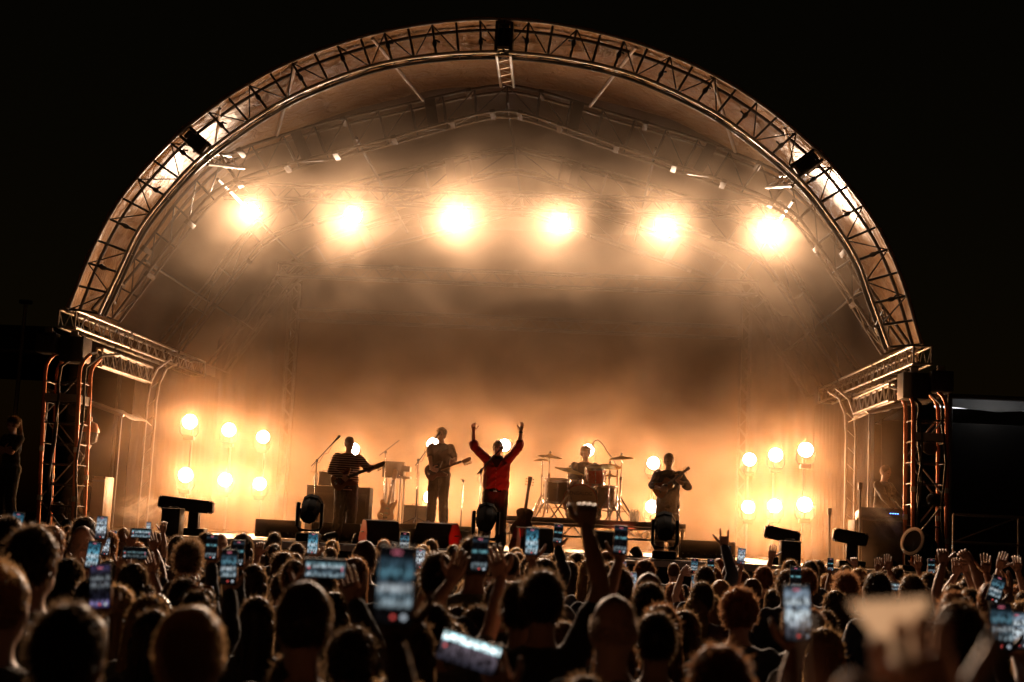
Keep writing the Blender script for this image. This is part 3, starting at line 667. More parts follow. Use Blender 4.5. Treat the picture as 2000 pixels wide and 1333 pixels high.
# ------------------------------------------------------------------ hair
def strands(mb, N, seed, sel, root, flow, L, w=.0022, segs=1, mi=0):
    r = random.Random(seed); n = 0; tries = 0
    while n < N and tries < N*8:
        tries += 1
        d = V((r.gauss(0, 1), r.gauss(0, 1), r.gauss(0, 1))).normalized()
        if not sel(d, r): continue
        n += 1; p = root(d); nr = d; f = flow(d, r); l = L*r.uniform(.5, 1.25); side = f.cross(V((r.gauss(0, 1), r.gauss(0, 1), r.gauss(0, 1)))).normalized()*w
        base = len(mb.v)
        if segs == 1:
            mb.v += [tuple(p-side), tuple(p+side), tuple(p+f*l)]; mb.f.append((base, base+1, base+2)); mb.mi.append(mi)
        else:
            vs = []; q = p.copy(); g = f.copy()
            for i in range(segs+1):
                vs.append(q-side*(1-.6*i/segs)); vs.append(q+side*(1-.6*i/segs))
                q = q+g*(l/segs); g = (g+V((r.gauss(0, .5), r.gauss(0, .5), r.gauss(0, .5)))).normalized()
            mb.v += [tuple(v) for v in vs]; mb.f += [(base+2*i, base+2*i+1, base+2*i+3, base+2*i+2) for i in range(segs)]; mb.mi += [mi]*segs
_HAIR = {}
def hair_mesh(style, seed=0):
    key = (style, seed)
    if key in _HAIR: return _HAIR[key]
    b = MB(); st = MB(); C = V((0, -.016, .026)); A = V((.084, .103, .106)); r = random.Random(seed*7+11)
    def root(d): return C+V((d.x*A.x, d.y*A.y, d.z*A.z))*.985
    def back(d, rr): return not (d.y > .25 and d.z < .45) and d.z > -.78+.5*max(0, d.y)
    if style in ('short', 'crop', 'quiff', 'curly', 'bun', 'fade'):
        b.ell(C+V((0, -.006, .004)), A*(1.0 if style != 'crop' else .985), 16, 12)
        if style == 'quiff': b.ell((0, .045, .105), (.06, .05, .045), 12, 8)
        if style == 'curly':
            for i in range(70):
                d = V((r.gauss(0, 1), r.gauss(0, 1), r.gauss(0, 1))).normalized()
                if back(d, r): b.ell(C+V((d.x*A.x, d.y*A.y, d.z*A.z))*1.03, (.021, .021, .021), 8, 6)
        if style == 'bun': b.ell((r.uniform(-.01, .01), -.085, .105), (.048, .048, .045), 12, 8)
    elif style in ('long', 'bob', 'pony', 'wavy'):
        b.ell(C+V((0, -.008, .006)), A*1.03, 16, 12)
        dn = dict(long=-.34, wavy=-.30, bob=-.15, pony=-.06)[style]
        if style != 'pony':
            for f in range(6):
                z = -.02+(dn+.05)*f/5; wv = .012*math.sin(f*2+seed) if style == 'wavy' else 0
                b.ell((wv, -.058-.012*f/5, z), (.094+.012*math.sin(f*1.1+seed), .058-.004*f, .07), 14, 8)
        else:
            b.ell((0, -.125, .06), (.03, .035, .03), 10, 8)
            for f in range(6): b.ell((.006*math.sin(f+seed), -.145+.006*f, .03-.05*f), (.033-.003*f, .03, .045), 10, 8)
    elif style == 'cap':
        b.ell(C+V((0, 0, .0)), A*.99, 14, 10)
    if not b.v: b.ell(C, A*.9, 12, 8)
    me = remesh(b, .011, 2 if style != 'curly' else 1, HAIRS['dark'], 'hair')
    puff(me, lambda c: noise.noise(c*22+V((seed*3.1, 0, 0)))*.006+noise.noise(V((c.x*60, c.y*60, c.z*14)))*.0035)   # lumpy locks
    if style in ('short', 'fade'):
        sw = r.uniform(-.5, .5)
        strands(st, 1500, seed, back, root, lambda d, rr: (d*.28+V((sw*.6+rr.gauss(0, .22), -.55+rr.gauss(0, .22), -.35*(1-d.z)+rr.gauss(0, .2)))).normalized(), .036)
    elif style == 'crop': strands(st, 1300, seed, back, root, lambda d, rr: (d*.5+V((rr.gauss(0, .4), rr.gauss(0, .4)-.3, rr.gauss(0, .4)-.2))).normalized(), .012)
    elif style == 'quiff': strands(st, 1500, seed, back, root, lambda d, rr: (d*.8+V((rr.gauss(0, .35), rr.gauss(0, .35), .8*max(0, d.z)+rr.gauss(0, .3)))).normalized(), .045)
    elif style == 'curly': strands(st, 1700, seed, back, lambda d: C+V((d.x*A.x, d.y*A.y, d.z*A.z))*1.08, lambda d, rr: (d*.6+V((rr.gauss(0, .8), rr.gauss(0, .8), rr.gauss(0, .8)))).normalized(), .032, segs=4, w=.0016)
    elif style == 'bun':
        strands(st, 700, seed, back, root, lambda d, rr: (V((-d.x, -.8, .5))+d*.5+V((rr.gauss(0, .3), rr.gauss(0, .3), rr.gauss(0, .3)))).normalized(), .03)
        strands(st, 400, seed+1, lambda d, rr: True, lambda d: V((0, -.085, .105))+d*.045, lambda d, rr: (d+V((rr.gauss(0, .7), rr.gauss(0, .7), rr.gauss(0, .7)))).normalized(), .03, segs=3)
    elif style in ('long', 'bob', 'wavy', 'pony'):
        dn = dict(long=-.40, wavy=-.36, bob=-.19, pony=-.03)[style]
        for i in range(650):   # locks that follow the skull and then fall
            th = r.uniform(-PI, 0) if r.random() < .8 else r.uniform(-PI*1.15, PI*.15); e0 = r.uniform(.1, 1.45); pts = []
            for q in range(4):
                el = e0-(e0+.1)*q/3; d = V((math.cos(th)*math.cos(el), math.sin(th)*math.cos(el), math.sin(el))); pts.append(C+V((d.x*A.x, d.y*A.y, d.z*A.z))*(1.04+r.uniform(0, .05)))
            e = pts[-1]; ln = dn*r.uniform(.75, 1.1)
            if style != 'pony':
                for q in range(1, 5):
                    am = .014 if style == 'wavy' else .005
                    pts.append(V((e.x*(1+.12*q/4)+am*math.sin(q*2.1+i)+r.gauss(0, .003), e.y-.01*q+r.gauss(0, .004), e.z+(ln-e.z)*q/4)))
            s = V((r.gauss(0, 1), r.gauss(0, 1), r.gauss(0, .3))).normalized()*.0028; bs = len(st.v)
            for p in pts: st.v += [tuple(p-s), tuple(p+s)]
            st.f += [(bs+2*q, bs+2*q+1, bs+2*q+3, bs+2*q+2) for q in range(len(pts)-1)]; st.mi += [0]*(len(pts)-1)
        strands(st, 350, seed+3, back, lambda d: root(d)*1.05, lambda d, rr: (d*.5+V((rr.gauss(0, .4), -.4, .2+rr.gauss(0, .5)))).normalized(), .035)
    elif style == 'bald': pass
    out = join_mesh(me, st, [HAIRS['dark']], 'hair'); _HAIR[key] = out
    return out
def add_hair(t, info, style, colour, seed=0):
    if style == 'bald':
        b = MB(); st = MB()
        key = ('bald', seed)
        if key not in _HAIR:
            strands(st, 900, seed, lambda d, r: d.y < .1 and -.6 < d.z < .25 and r.random() < 1-max(0, d.z)*3, lambda d: V((0, -.010, .025))+V((d.x*.077, d.y*.098, d.z*.099)), lambda d, r: (d+V((r.gauss(0, .5), r.gauss(0, .5), -.4+r.gauss(0, .5)))).normalized(), .009)
            _HAIR[key] = st.mesh('hair', HAIRS['grey'])
        me = _HAIR[key]
    else: me = hair_mesh(style, seed)
    o = link('hair', me, t, True); o.location = info['hd']; k = info['k']; o.scale = (k, k, k); o.rotation_euler = info['R'].to_euler()
    o.material_slots[0].link = 'OBJECT'; o.material_slots[0].material = HAIRS[colour]
    return o
# ================================================================== instruments and stage gear
WOOD = mat('sunburst_wood', (.30, .11, .04), .22, 0., .35, 6.); MAPLE = mat('maple_neck', (.42, .26, .12), .3, 0., .2, 8.); ROSE = mat('rosewood', (.05, .024, .014), .4)
PGUARD = mat('tortoise_pickguard', (.14, .035, .02), .2, 0., .5, 25.); CREAM = mat('cream_plastic', (.62, .56, .44), .4); TOLEX = mat('amp_tolex', (.03, .027, .025), .7, 0., .3, 40., .3, 150.)
GRILL = mat('amp_grille_cloth', (.07, .06, .05), .9, 0., .4, 60., .3, 200.); BRASS = mat('cymbal_bronze', (.62, .42, .17), .3, .9, .15, 8.); DRUMSK = mat('drum_head_skin', (.48, .33, .16), .5, 0., .3, 5.)
REDWRAP = mat('red_drum_wrap', (.34, .05, .02), .25, 0., .25, 9.); CASEW = mat('flight_case_plywood', (.32, .24, .15), .5, 0., .2, 6.); PLY = mat('pale_plywood', (.38, .29, .19), .55, 0., .25, 3.)
RED_LIT = mat('wedge_red_light', (.4, .02, .015), .3); BOTTLE = mat('water_bottle_plastic', (.75, .78, .8), .12, trans=.6)
def frame(o, ex, ny):
    ex = V(ex).normalized(); ny = V(ny); ny = (ny-ex*ny.dot(ex)).normalized(); ez = ex.cross(ny)
    return Matrix(((ex.x, ny.x, ez.x, o[0]), (ex.y, ny.y, ez.y, o[1]), (ex.z, ny.z, ez.z, o[2]), (0, 0, 0, 1)))
def thing_m(name, label, cat, M, group=None):
    t = thing(name, label, cat, (0, 0, 0), group); t.rotation_mode = 'QUATERNION'; l, q, s = M.decompose(); t.location = l; t.rotation_quaternion = q; return t
def smooth2(pts, n=5):
    P = [V((x, y, 0)) for x, y in pts]; m = len(P); out = []
    for i in range(m):
        p0, p1, p2, p3 = P[i-1], P[i], P[(i+1) % m], P[(i+2) % m]
        for k in range(n):
            t = k/n; q = .5*((2*p1)+(p2-p0)*t+(2*p0-5*p1+4*p2-p3)*t*t+(3*p1-p0-3*p2+p3)*t**3); out.append((q.x, q.y))
    return out
def slab(mb, poly, th, y0=0, mi=0, rnd=.012):
    """rounded slab in local X-Z, thickness along local Y"""
    n = len(poly); cx = sum(p[0] for p in poly)/n; cz = sum(p[1] for p in poly)/n
    def ring(y, ins): return [V((p[0]+(cx-p[0])*ins, y0+y, p[1]+(cz-p[1])*ins)) for p in poly]
    k = rnd/.16
    mb.rings([ring(-th/2, k), ring(-th/2+rnd*.6, 0), ring(th/2-rnd*.6, 0), ring(th/2, k)], mi)
STRAT = smooth2([(-.19, 0), (-.17, -.10), (-.09, -.155), (.0, -.125), (.07, -.12), (.15, -.15), (.21, -.13), (.17, -.075), (.14, -.035), (.145, .035), (.20, .09), (.25, .14), (.21, .165), (.12, .14), (.03, .115), (-.07, .155), (-.15, .12)])
ACO = smooth2([(-.26, 0), (-.245, -.12), (-.15, -.195), (-.04, -.165), (.03, -.12), (.10, -.125), (.18, -.145), (.235, -.09), (.245, 0), (.235, .09), (.18, .145), (.10, .125), (.03, .12), (-.04, .165), (-.15, .195), (-.245, .12)])
def e_guitar(label, M, scale=1.0, body=WOOD, guard=PGUARD, tuners=4, neck=.60):
    t = thing_m('bass_guitar' if tuners == 4 else 'electric_guitar', label, 'bass guitar' if tuners == 4 else 'guitar', M); t.scale = (scale,)*3
    b = MB(); slab(b, STRAT, .042); b.build('body', body, t, local=True, ang=50)
    g = MB(); slab(g, [(x*.62+.03, z*.62-.02) for x, z in STRAT], .006, .023, rnd=.002); g.build('pickguard', guard, t, local=True)
    for x in (-.03, .06):
        MB().box((x, .03, 0), (.03, .012, .075), bev=.004).build('pickup', BLACK, t, local=True)
    MB().box((-.11, .027, 0), (.05, .012, .08), bev=.003).build('bridge', CHROME, t, local=True)
    for z in (-.06, -.09): MB().lathe([(.011, 0), (.009, .016)], (-.06-.3*(z+.06), .026, z), (0, 1, 0), 10).build('knob', CREAM, t, local=True)
    nk = MB(); nk.rings([[V((x, .012+math.cos(a)*.012, math.sin(a)*w)) for a in [2*PI*i/10 for i in range(10)]] for x, w in ((.12, .028), (neck, .022))]); nk.build('neck', MAPLE, t, local=True)
    MB().box(((.12+neck)/2, .026, 0), (neck-.13, .006, .046)).build('fretboard', ROSE, t, local=True)
    h = MB(); slab(h, smooth2([(neck, -.022), (neck+.05, -.028), (neck+.17, -.03), (neck+.2, .0), (neck+.17, .04), (neck+.1, .05), (neck+.03, .045), (neck, .022)]), .016, .008, rnd=.003); ho = h.build('headstock', MAPLE, t, local=True)
    for i in range(tuners):
        p = MB(); x = neck+.04+i*(.13/(tuners-1)); p.tube([(x, .004, .045), (x, .004, .075)], .005, 6); p.ell((x, .004, .083), (.011, .005, .011), 8, 6); p.build('tuning_peg', CHROME, ho, local=True)
    s = MB()
    for i in range(4): s.tube([(-.11, .034, -.018+i*.012), (neck, .032, -.014+i*.009)], .0012, 4)
    s.build('strings', CHROME, t, local=True)
    return t
def a_guitar(label, M, scale=1.0, top=WOOD, name='acoustic_guitar'):
    t = thing_m(name, label, 'guitar', M); t.scale = (scale,)*3
    b = MB(); slab(b, ACO, .10, 0, rnd=.006); b.build('body', ROSE, t, local=True, ang=50)
    b = MB(); slab(b, [(x*.985, z*.985) for x, z in ACO], .005, .052, rnd=.001); b.build('soundboard', top, t, local=True)
    MB().lathe([(.05, 0), (.05, .004), (.001, .004)], (.08, .055, 0), (0, 1, 0), 18).build('soundhole', BLACK, t, local=True)
    MB().box((-.11, .06, 0), (.03, .012, .15), bev=.003).build('bridge', ROSE, t, local=True)
    nk = MB(); nk.rings([[V((x, .04+math.cos(a)*.014, math.sin(a)*w)) for a in [2*PI*i/10 for i in range(10)]] for x, w in ((.2, .03), (.62, .024))]); nk.build('neck', ROSE, t, local=True)
    MB().box((.38, .057, 0), (.47, .006, .05)).build('fretboard', ROSE, t, local=True)
    h = MB(); slab(h, [(.62, -.026), (.8, -.038), (.8, .038), (.62, .026)], .016, .035, rnd=.002); ho = h.build('headstock', ROSE, t, local=True)
    for i in range(3):
        for s in (-1, 1):
            p = MB(); x = .66+i*.05; p.tube([(x, .03, s*.03), (x, .03, s*.055)], .004, 6); p.ell((x, .03, s*.062), (.009, .005, .009), 8, 6); p.build('tuning_peg', CHROME, ho, local=True)
    s = MB()
    for i in range(6): s.tube([(-.11, .067, -.022+i*.0088), (.62, .062, -.018+i*.0072)], .001, 4)
    s.build('strings', CHROME, t, local=True)
    return t
def mic(mb_parent, tip, d, m=BLACK):
    d = V(d).normalized(); MB().lathe([(.011, -.17), (.014, -.10), (.019, -.03), (.020, -.02)], tip, d, 10).build('microphone', m, mb_parent)
    MB().lathe([(.020, -.018), (.025, 0), (.024, .018), (.012, .034), (.001, .037)], tip, d, 10).build('mic_grille', STEEL, mb_parent)
def mic_stand(base, knee, tail, tip, label, r=.011, m=BLACK, round_base=False, mic_on=True, group='microphone stands'):
    base = V(base); knee = V(knee); tail = V(tail); tip = V(tip); t = thing('microphone_stand', label, 'microphone stand', base, group)
    MB().tube([base+V((0, 0, .03)), base.lerp(knee, .55)], r*1.3, 8).build('lower_tube', m, t); MB().tube([base.lerp(knee, .5), knee], r*.85, 8).build('upper_tube', CHROME, t)
    MB().ell(knee, (.025, .025, .03), 10, 8).build('clutch', m, t)
    MB().tube([tail, tip], r*.8, 8).build('boom', m, t)
    if round_base: MB().lathe([(.14, 0), (.14, .014), (.03, .03)], base, n=20).build('base', m, t)
    else:
        for k in range(3):
            a = k*2*PI/3+.5; MB().tube([base+V((0, 0, .12)), base+V((math.cos(a)*.27, math.sin(a)*.27, .012))], r*.9, 6).build('leg', m, t)
    if mic_on:
        d = (tip-tail).normalized(); mic(t, tip+d*.16, d)
        c = MB(); pts = [tip.lerp(tail, f)+V((.0, -.01, -.03-.06*math.sin(f*PI*2.5)**2)) for f in [i/10 for i in range(11)]]
        c.tube(pts+[knee+V((.03, -.03, -.2)), base+V((.04, -.05, .05))], .004, 5); c.build('cable', RUBBER, t)
    return t
# ------------------------------------------------------------------ risers
def riser(name, label, x0, x1, y0, y1, z, truss=True):
    t = thing(name, label, 'riser', ((x0+x1)/2, (y0+y1)/2, SZ))
    MB().box(((x0+x1)/2, (y0+y1)/2, z-.04), (x1-x0, y1-y0, .08), bev=.006).build('deck', DECK, t)
    if truss:
        for yy in (y0+.03, y1-.03):
            for zz in (z-.11, z-.30): rod('frame_rail', (x0, yy, zz), (x1, yy, zz), .016, ALU, t)
            n = int((x1-x0)/.17)
            for i in range(n):
                a = x0+(x1-x0)*i/n; b = x0+(x1-x0)*(i+1)/n; u = (z-.11, z-.30) if i % 2 else (z-.30, z-.11)
                rod('frame_brace', (a, yy, u[0]), (b, yy, u[1]), .009, ALU, t, 6)
        for xx in (x0+.05, (x0+x1)/2, x1-.05):
            for yy in (y0+.03, y1-.03): rod('leg', (xx, yy, SZ), (xx, yy, z-.08), .024, ALU_D, t)
    else:
        MB().box(((x0+x1)/2, y0+.012, (SZ+z-.08)/2), (x1-x0-.02, .02, z-.08-SZ)).build('skirt', CLOTHB, t)
        for xx in (x0+.05, x1-.05):
            for yy in (y0+.06, y1-.05): rod('leg', (xx, yy, SZ), (xx, yy, z-.08), .024, ALU_D, t)
    return t
RZ = 2.20; riser('drum_riser', 'drum riser with lattice frame edge at centre stage', .35, 3.45, 24.0, 26.6, RZ)
GZ = 1.98; riser('low_riser', 'low dark riser under the tall guitarist', -2.0, -.15, 24.5, 26.2, GZ, False)
th = thing('stage_thrust', 'pale plywood apron in front of the singer', 'platform', (.4, 21.2, 0))
for i in range(3): MB().box((-1.15+1.22*i+.6, 21.28, SZ-.045), (1.212, .86, .05), bev=.004).build('deck_board', PLY, th)
MB().box((.68, 21.3, .78), (3.6, .8, 1.55)).build('skirt', CLOTHB, th)
# ------------------------------------------------------------------ drum kit
def drum(name, label, c, ax, r, dep, wrap, group='drums', front=False, rods=8):
    c = V(c); ax = V(ax).normalized(); t = thing(name, label, 'drum', c-V((0, 0, r)), group)
    MB().lathe([(r, -dep/2), (r, dep/2)], c, ax, 28, cap=False).build('shell', wrap, t)
    for s in (-1, 1):
        MB().lathe([(r*1.0, s*dep/2-.02), (r*1.05, s*dep/2-.02), (r*1.05, s*dep/2+.022), (r*.98, s*dep/2+.022)], c, ax, 28, cap=False).build('hoop', CHROME if not front else wrap, t)
        MB().lathe([(r*.985, s*dep/2+.004), (r*.5, s*dep/2+.008), (.001, s*dep/2+.008)], c, ax, 28).build('drum_head', DRUMSK, t)
    a = ax.orthogonal().normalized(); b = ax.cross(a)
    for k in range(rods):
        q = (a*math.cos(2*PI*k/rods)+b*math.sin(2*PI*k/rods))
        l = MB(); l.tube([c+q*(r+.012)-ax*dep*.48, c+q*(r+.012)+ax*dep*.48], .005, 5); l.ell(c+q*(r+.012)+ax*dep*.22, (.014, .014, .03), 6, 5); l.ell(c+q*(r+.012)-ax*dep*.22, (.014, .014, .03), 6, 5); l.build('lug', CHROME, t)
    return t
DY = 25.0
p = at(1133, 985, DY-.35); bd = drum('bass_drum', 'large bass drum with printed front skin on the riser', (p.x, DY, RZ+.30), (0, -1, .03), .29, .42, REDWRAP, front=True)
tx = bpy.data.curves.new('lettering', 'FONT'); tx.body = 'ZNGALOG'; tx.size = .085; tx.align_x = 'CENTER'; tx.extrude = .001
to = bpy.data.objects.new('lettering', tx); COL.objects.link(to); to.rotation_euler = (PI/2, 0, 0); bpy.context.view_layer.update()
tm = bpy.data.meshes.new_from_object(to.evaluated_get(bpy.context.evaluated_depsgraph_get())); bpy.data.objects.remove(to, do_unlink=True); tm.materials.clear(); tm.materials.append(BLACK)
lo = link('lettering', tm, bd); lo.location = (p.x, DY-.228, RZ+.42); lo.rotation_euler = (PI/2, 0, 0)
p = at(1088, 965, DY-.2); drum('floor_tom', 'wide brown drum left of the bass drum, at the drummer\'s right', (p.x, DY, RZ+.48), (0, -.12, 1), .23, .38, mat('brown_wrap', (.10, .05, .025), .3, 0., .3, 8.))
p = at(1162, 940, DY); drum('rack_tom', 'dark rack tom with red lower edge above the bass drum', (p.x, DY-.05, RZ+.78), (-.05, -.25, 1), .17, .27, REDWRAP)
p = at(1183, 975, DY+.2); drum('floor_tom', 'slim tall drum right of the bass drum', (p.x, DY+.3, RZ+.42), (0, 0, 1), .19, .36, mat('brown_wrap', (.1, .05, .02)))
p = at(1120, 945, DY+.3); drum('snare_drum', 'shallow snare drum in front of the drummer', (p.x, DY+.35, RZ+.62), (0, -.1, 1), .18, .14, CHROME)
def cymbal(px, py, Y, r, tilt, label, feet=True):
    c = at(px, py, Y); t = thing('cymbal', label, 'cymbal', (c.x, c.y, RZ), 'cymbals on stands')
    ax = V((tilt[0], tilt[1], 1)).normalized()
    MB().lathe([(.012, .03), (r*.2, .018), (r*.24, .004), (r*.7, -.012), (r, -.032), (r, -.034), (r*.7, -.016), (r*.22, 0), (.01, .024)], c, ax, 28, cap=False).build('cymbal_disc', BRASS, t)
    MB().lathe([(.012, .03), (.02, .035), (.02, .06), (.008, .075)], c, ax, 10).build('wing_nut', BLACK, t)
    k = V((c.x, c.y, RZ+.75 if c.z-RZ > .9 else RZ+.5)); 
    MB().tube([c, c-ax*.08, k], .009, 8).build('upper_tube', CHROME, t); MB().tube([k, (c.x, c.y, RZ+.08)], .013, 8).build('lower_tube', CHROME, t)
    MB().box(k, (.045, .045, .06), bev=.005).build('clamp', CHROME, t)
    for q in range(3):
        a = q*2*PI/3+px*.01; e = V((c.x+math.cos(a)*.30, c.y+math.sin(a)*.22, RZ+.012)); mid = V((c.x, c.y, RZ+.42))
        l = MB(); l.tube([mid, e], .009, 6); l.tube([V((c.x, c.y, RZ+.16)), mid.lerp(e, .55)], .007, 6); l.tube([mid+V((.02, .02, 0)), e+V((.012, .015, 0))], .008, 6); l.build('leg', CHROME, t)
        MB().ell(e, (.022, .022, .014), 8, 6).build('rubber_foot', RUBBER, t)
    return t
cymbal(1074, 890, DY+.1, .23, (.08, -.12), 'crash cymbal on the tall stand at the upper left of the kit')
cymbal(1060, 897, DY+.6, .17, (.0, -.10), 'small splash cymbal farthest left on the kit')
cymbal(1112, 917, DY-.35, .26, (.22, -.15), 'tilted large cymbal in front of the drummer')
cymbal(1214, 893, DY+.1, .22, (-.10, -.12), 'crash cymbal at the upper right of the kit')
cymbal(1191, 909, DY-.1, .20, (.05, -.3), 'steeply tilted cymbal right of the drummer')
cymbal(1191, 928, DY+.5, .18, (0, -.05), 'low hi-hat cymbal at the right of the kit')
tb = at(1205, 1000, DY+.3); b0 = V((tb.x, tb.y, RZ))
A = [at(1206, 915, DY+.3), at(1196, 895, DY+.28), at(1186, 883, DY+.26), at(1177, 868, DY+.24), at(1168, 860, DY+.22), at(1162, 861, DY+.2), at(1157, 867, DY+.2), at(1155, 877, DY+.2)]
gm = thing('microphone_stand', 'tall gooseneck microphone stand curving over to the drummer', 'microphone stand', b0, 'microphone stands')
MB().tube([b0, A[0]], .012, 8).build('lower_tube', CHROME, gm); MB().tube(A, .009, 8).build('gooseneck', BLACK, gm); mic(gm, A[-1]+V((-.03, 0, -.05)), (-.4, 0, -1))
for q in range(3):
    a = q*2*PI/3; MB().tube([b0+V((0, 0, .35)), b0+V((math.cos(a)*.3, math.sin(a)*.3, .01))], .009, 6).build('leg', CHROME, gm)
p = at(1150, 990, DY+.75); ds = thing('drum_stool', 'round padded stool under the drummer', 'stool', (p.x, DY+.8, RZ))
MB().lathe([(.16, 0), (.17, .03), (.17, .07), (.12, .09), (.001, .09)], (p.x, DY+.8, RZ+.38), n=20).build('seat', GLOSS, ds); MB().tube([(p.x, DY+.8, RZ), (p.x, DY+.8, RZ+.38)], .015, 8).build('post', CHROME, ds)
for q in range(3): MB().tube([(p.x, DY+.8, RZ+.2), (p.x+math.cos(q*2.1)*.22, DY+.8+math.sin(q*2.1)*.22, RZ+.01)], .01, 6).build('leg', CHROME, ds)
for i, px in enumerate((1233, 1239, 1245)):
    q = at(px, 1012, 25.0); t = thing('water_bottle', 'clear water bottle on the riser edge, %s of three' % ('left', 'middle', 'right')[i], 'bottle', (q.x, 25.0, RZ), 'water bottles on the drum riser')
    MB().lathe([(.03, 0), (.034, .01), (.034, .14), (.02, .18), (.013, .2)], (q.x, 25.0, RZ), n=12).build('bottle_body', BOTTLE, t); MB().lathe([(.016, .2), (.016, .222)], (q.x, 25.0, RZ), n=10).build('cap', CREAM, t)
# ------------------------------------------------------------------ amps, keyboards, cases
def box_thing(name, label, cat, c, size, m, face=None, handle=True, feet=True, rz=0, group=None):
    c = V(c); t = thing(name, label, cat, (c.x, c.y, c.z-size[2]/2), group, rz); s = size
    MB().box((0, 0, s[2]/2), s, bev=.012).build('cabinet', m, t, local=True)
    if face: MB().box((0, -s[1]/2-.004, s[2]*.46), (s[0]*.9, .01, s[2]*.82), bev=.004).build('grille', face, t, local=True)
    if handle: MB().tube([(-.08, 0, s[2]), (-.07, 0, s[2]+.025), (.07, 0, s[2]+.025), (.08, 0, s[2])], .008, 6).build('handle', BLACK, t, local=True)
    for sx in (-1, 1):
        for sz in (0, 1): MB().box((sx*(s[0]/2-.015), -s[1]/2+.012, sz*(s[2]-.03)+.015), (.04, .04, .04), bev=.008).build('corner', STEEL, t, local=True)
    return t
a = at(602, 950, 25.2); b = at(725, 950, 25.2)
box_thing('bass_cabinet', 'big bass speaker cabinet behind the striped bassist', 'amplifier', ((a.x+b.x)/2, 25.3, SZ+.48), (b.x-a.x, .42, .96), TOLEX, GRILL)
p = at(638, 930, 25.3); box_thing('amp_head', 'small amplifier head on top of the bass cabinet', 'amplifier', (p.x, 25.3, SZ+.96+.13), (.22, .3, .24), TOLEX, GRILL)
p = at(616, 938, 25.2); t = thing('water_bottle', 'backlit bottle on the bass cabinet', 'bottle', (p.x, 25.2, SZ+.96)); MB().lathe([(.035, 0), (.037, .01), (.037, .15), (.015, .2), (.015, .22)], (p.x, 25.2, SZ+.96), n=12).build('bottle_body', BOTTLE, t); MB().lathe([(.017, .22), (.017, .24)], (p.x, 25.2, SZ+.96), n=10).build('cap', CREAM, t)
p = at(813, 995, 26.0); box_thing('guitar_amp', 'small combo amp on the riser beside the tall guitarist', 'amplifier', (p.x, 25.95, GZ+.17), (.42, .26, .34), TOLEX, GRILL)
p = at(770, 918, 26.6); kt = thing('rack_stand', 'upright stand with a small rack box at its top', 'stand', (p.x, 26.6, SZ))
MB().box((p.x, 26.6, p.z), (.40, .34, .30), bev=.008).build('rack_box', TOLEX, kt); MB().box((p.x+.24, 26.5, p.z-.14), (.18, .3, .04), bev=.004).build('shelf', ALU_D, kt); MB().box((p.x+.24, 26.5, p.z+.02), (.16, .28, .1), bev=.004).build('module', STEEL, kt)
for dx in (-.13, .0, .13, .2): MB().tube([(p.x+dx, 26.6, SZ), (p.x+dx, 26.6, p.z-.14)], .02 if dx else .045, 8).build('upright', ALU_D, kt)
MB().box((p.x+.03, 26.6, SZ+.02), (.6, .4, .04), bev=.006).build('base', BLACK, kt)
a, b = at(755, 1000, 25.9), at(772, 920, 26.0)
e_guitar('electric guitar standing upright on its stand behind the wedge', frame(a+V((0, 0, 0)), (b-a), (0, -1, .1)), 1.0, tuners=6, neck=.6)
gs = thing('guitar_stand', 'small folding stand holding the upright electric guitar', 'stand', (a.x, 26.0, SZ))
for dx in (-.16, .16): MB().tube([(a.x+dx, 25.8, SZ+.01), (a.x+dx*.7, 26.05, SZ+.3), (a.x, 26.12, SZ+.62)], .012, 6).build('leg', BLACK, gs)
MB().tube([(a.x-.12, 25.86, SZ+.28), (a.x+.12, 25.86, SZ+.28)], .012, 6).build('cradle', BLACK, gs)
a, b = at(1022, 1022, 24.0-.25), at(1033, 952, 24.0-.1)
ag = a_guitar('dark acoustic guitar leaning on its stand beside the singer', frame(a, (b-a), (0, -1, .15)), 1.0, ROSE)
gs = thing('guitar_stand', 'small stand under the acoustic guitar', 'stand', (a.x, 24.0, SZ))
for dx in (-.15, .15): MB().tube([(a.x+dx, 23.62, SZ+.01), (a.x+dx*.6, 23.87, SZ+.3), (a.x, 23.93, SZ+.5)], .011, 6).build('leg', BLACK, gs)
# wedges
def wedge(px, py, Y, w, label, rz=0, red=False):
    c = at(px, py, Y); t = thing('monitor_wedge', label, 'monitor speaker', (c.x, Y, SZ), 'floor monitor wedges', rz)
    prof = [(-.24, .0), (.26, 0), (.26, .10), (.04, .40), (-.16, .38), (-.24, .2)]
    MB().prism([(y, z) for y, z in prof], (1, 0, 0), w, (0, 0, .0), (0, 1, 0), (0, 0, 1)).build('cabinet', TOLEX, t, local=True, smooth=False)
    d = V((0, .30, .22)).normalized(); rot = Matrix((V((1, 0, 0)), V((0, -.22, .30)).normalized(), V((0, .30, .22)).normalized())).transposed()
    MB().box((0, .155, .255), (w*.88, .33, .012), rot).build('grille', GRILL, t, local=True)
    for s in (-1, 1): MB().tube([(s*(w/2+.004), -.06, .2), (s*(w/2+.02), -.02, .2), (s*(w/2+.02), .06, .2), (s*(w/2+.004), .1, .2)], .01, 6).build('handle', BLACK, t, local=True)
    if red: MB().prism([(y*.96, z*.96+.006) for y, z in prof], (1, 0, 0), .012, (red*(w/2+.004), 0, 0), (0, 1, 0), (0, 0, 1)).build('red_lit_side', RED_LIT, t, local=True, smooth=False)  # thin sheet on the wedge side, red light put into its colour
    return t
wedge(742, 1020, 22.6, .52, 'floor wedge with a red-lit side in front of the bassist', rad(24), -1)
wedge(858, 1022, 22.6, .62, 'large dark floor wedge below the tall guitarist', rad(-24), 1)
wedge(1040, 1040, 22.7, .56, 'red trimmed floor wedge at the singer\'s feet beside the acoustic guitar', rad(24), -1)
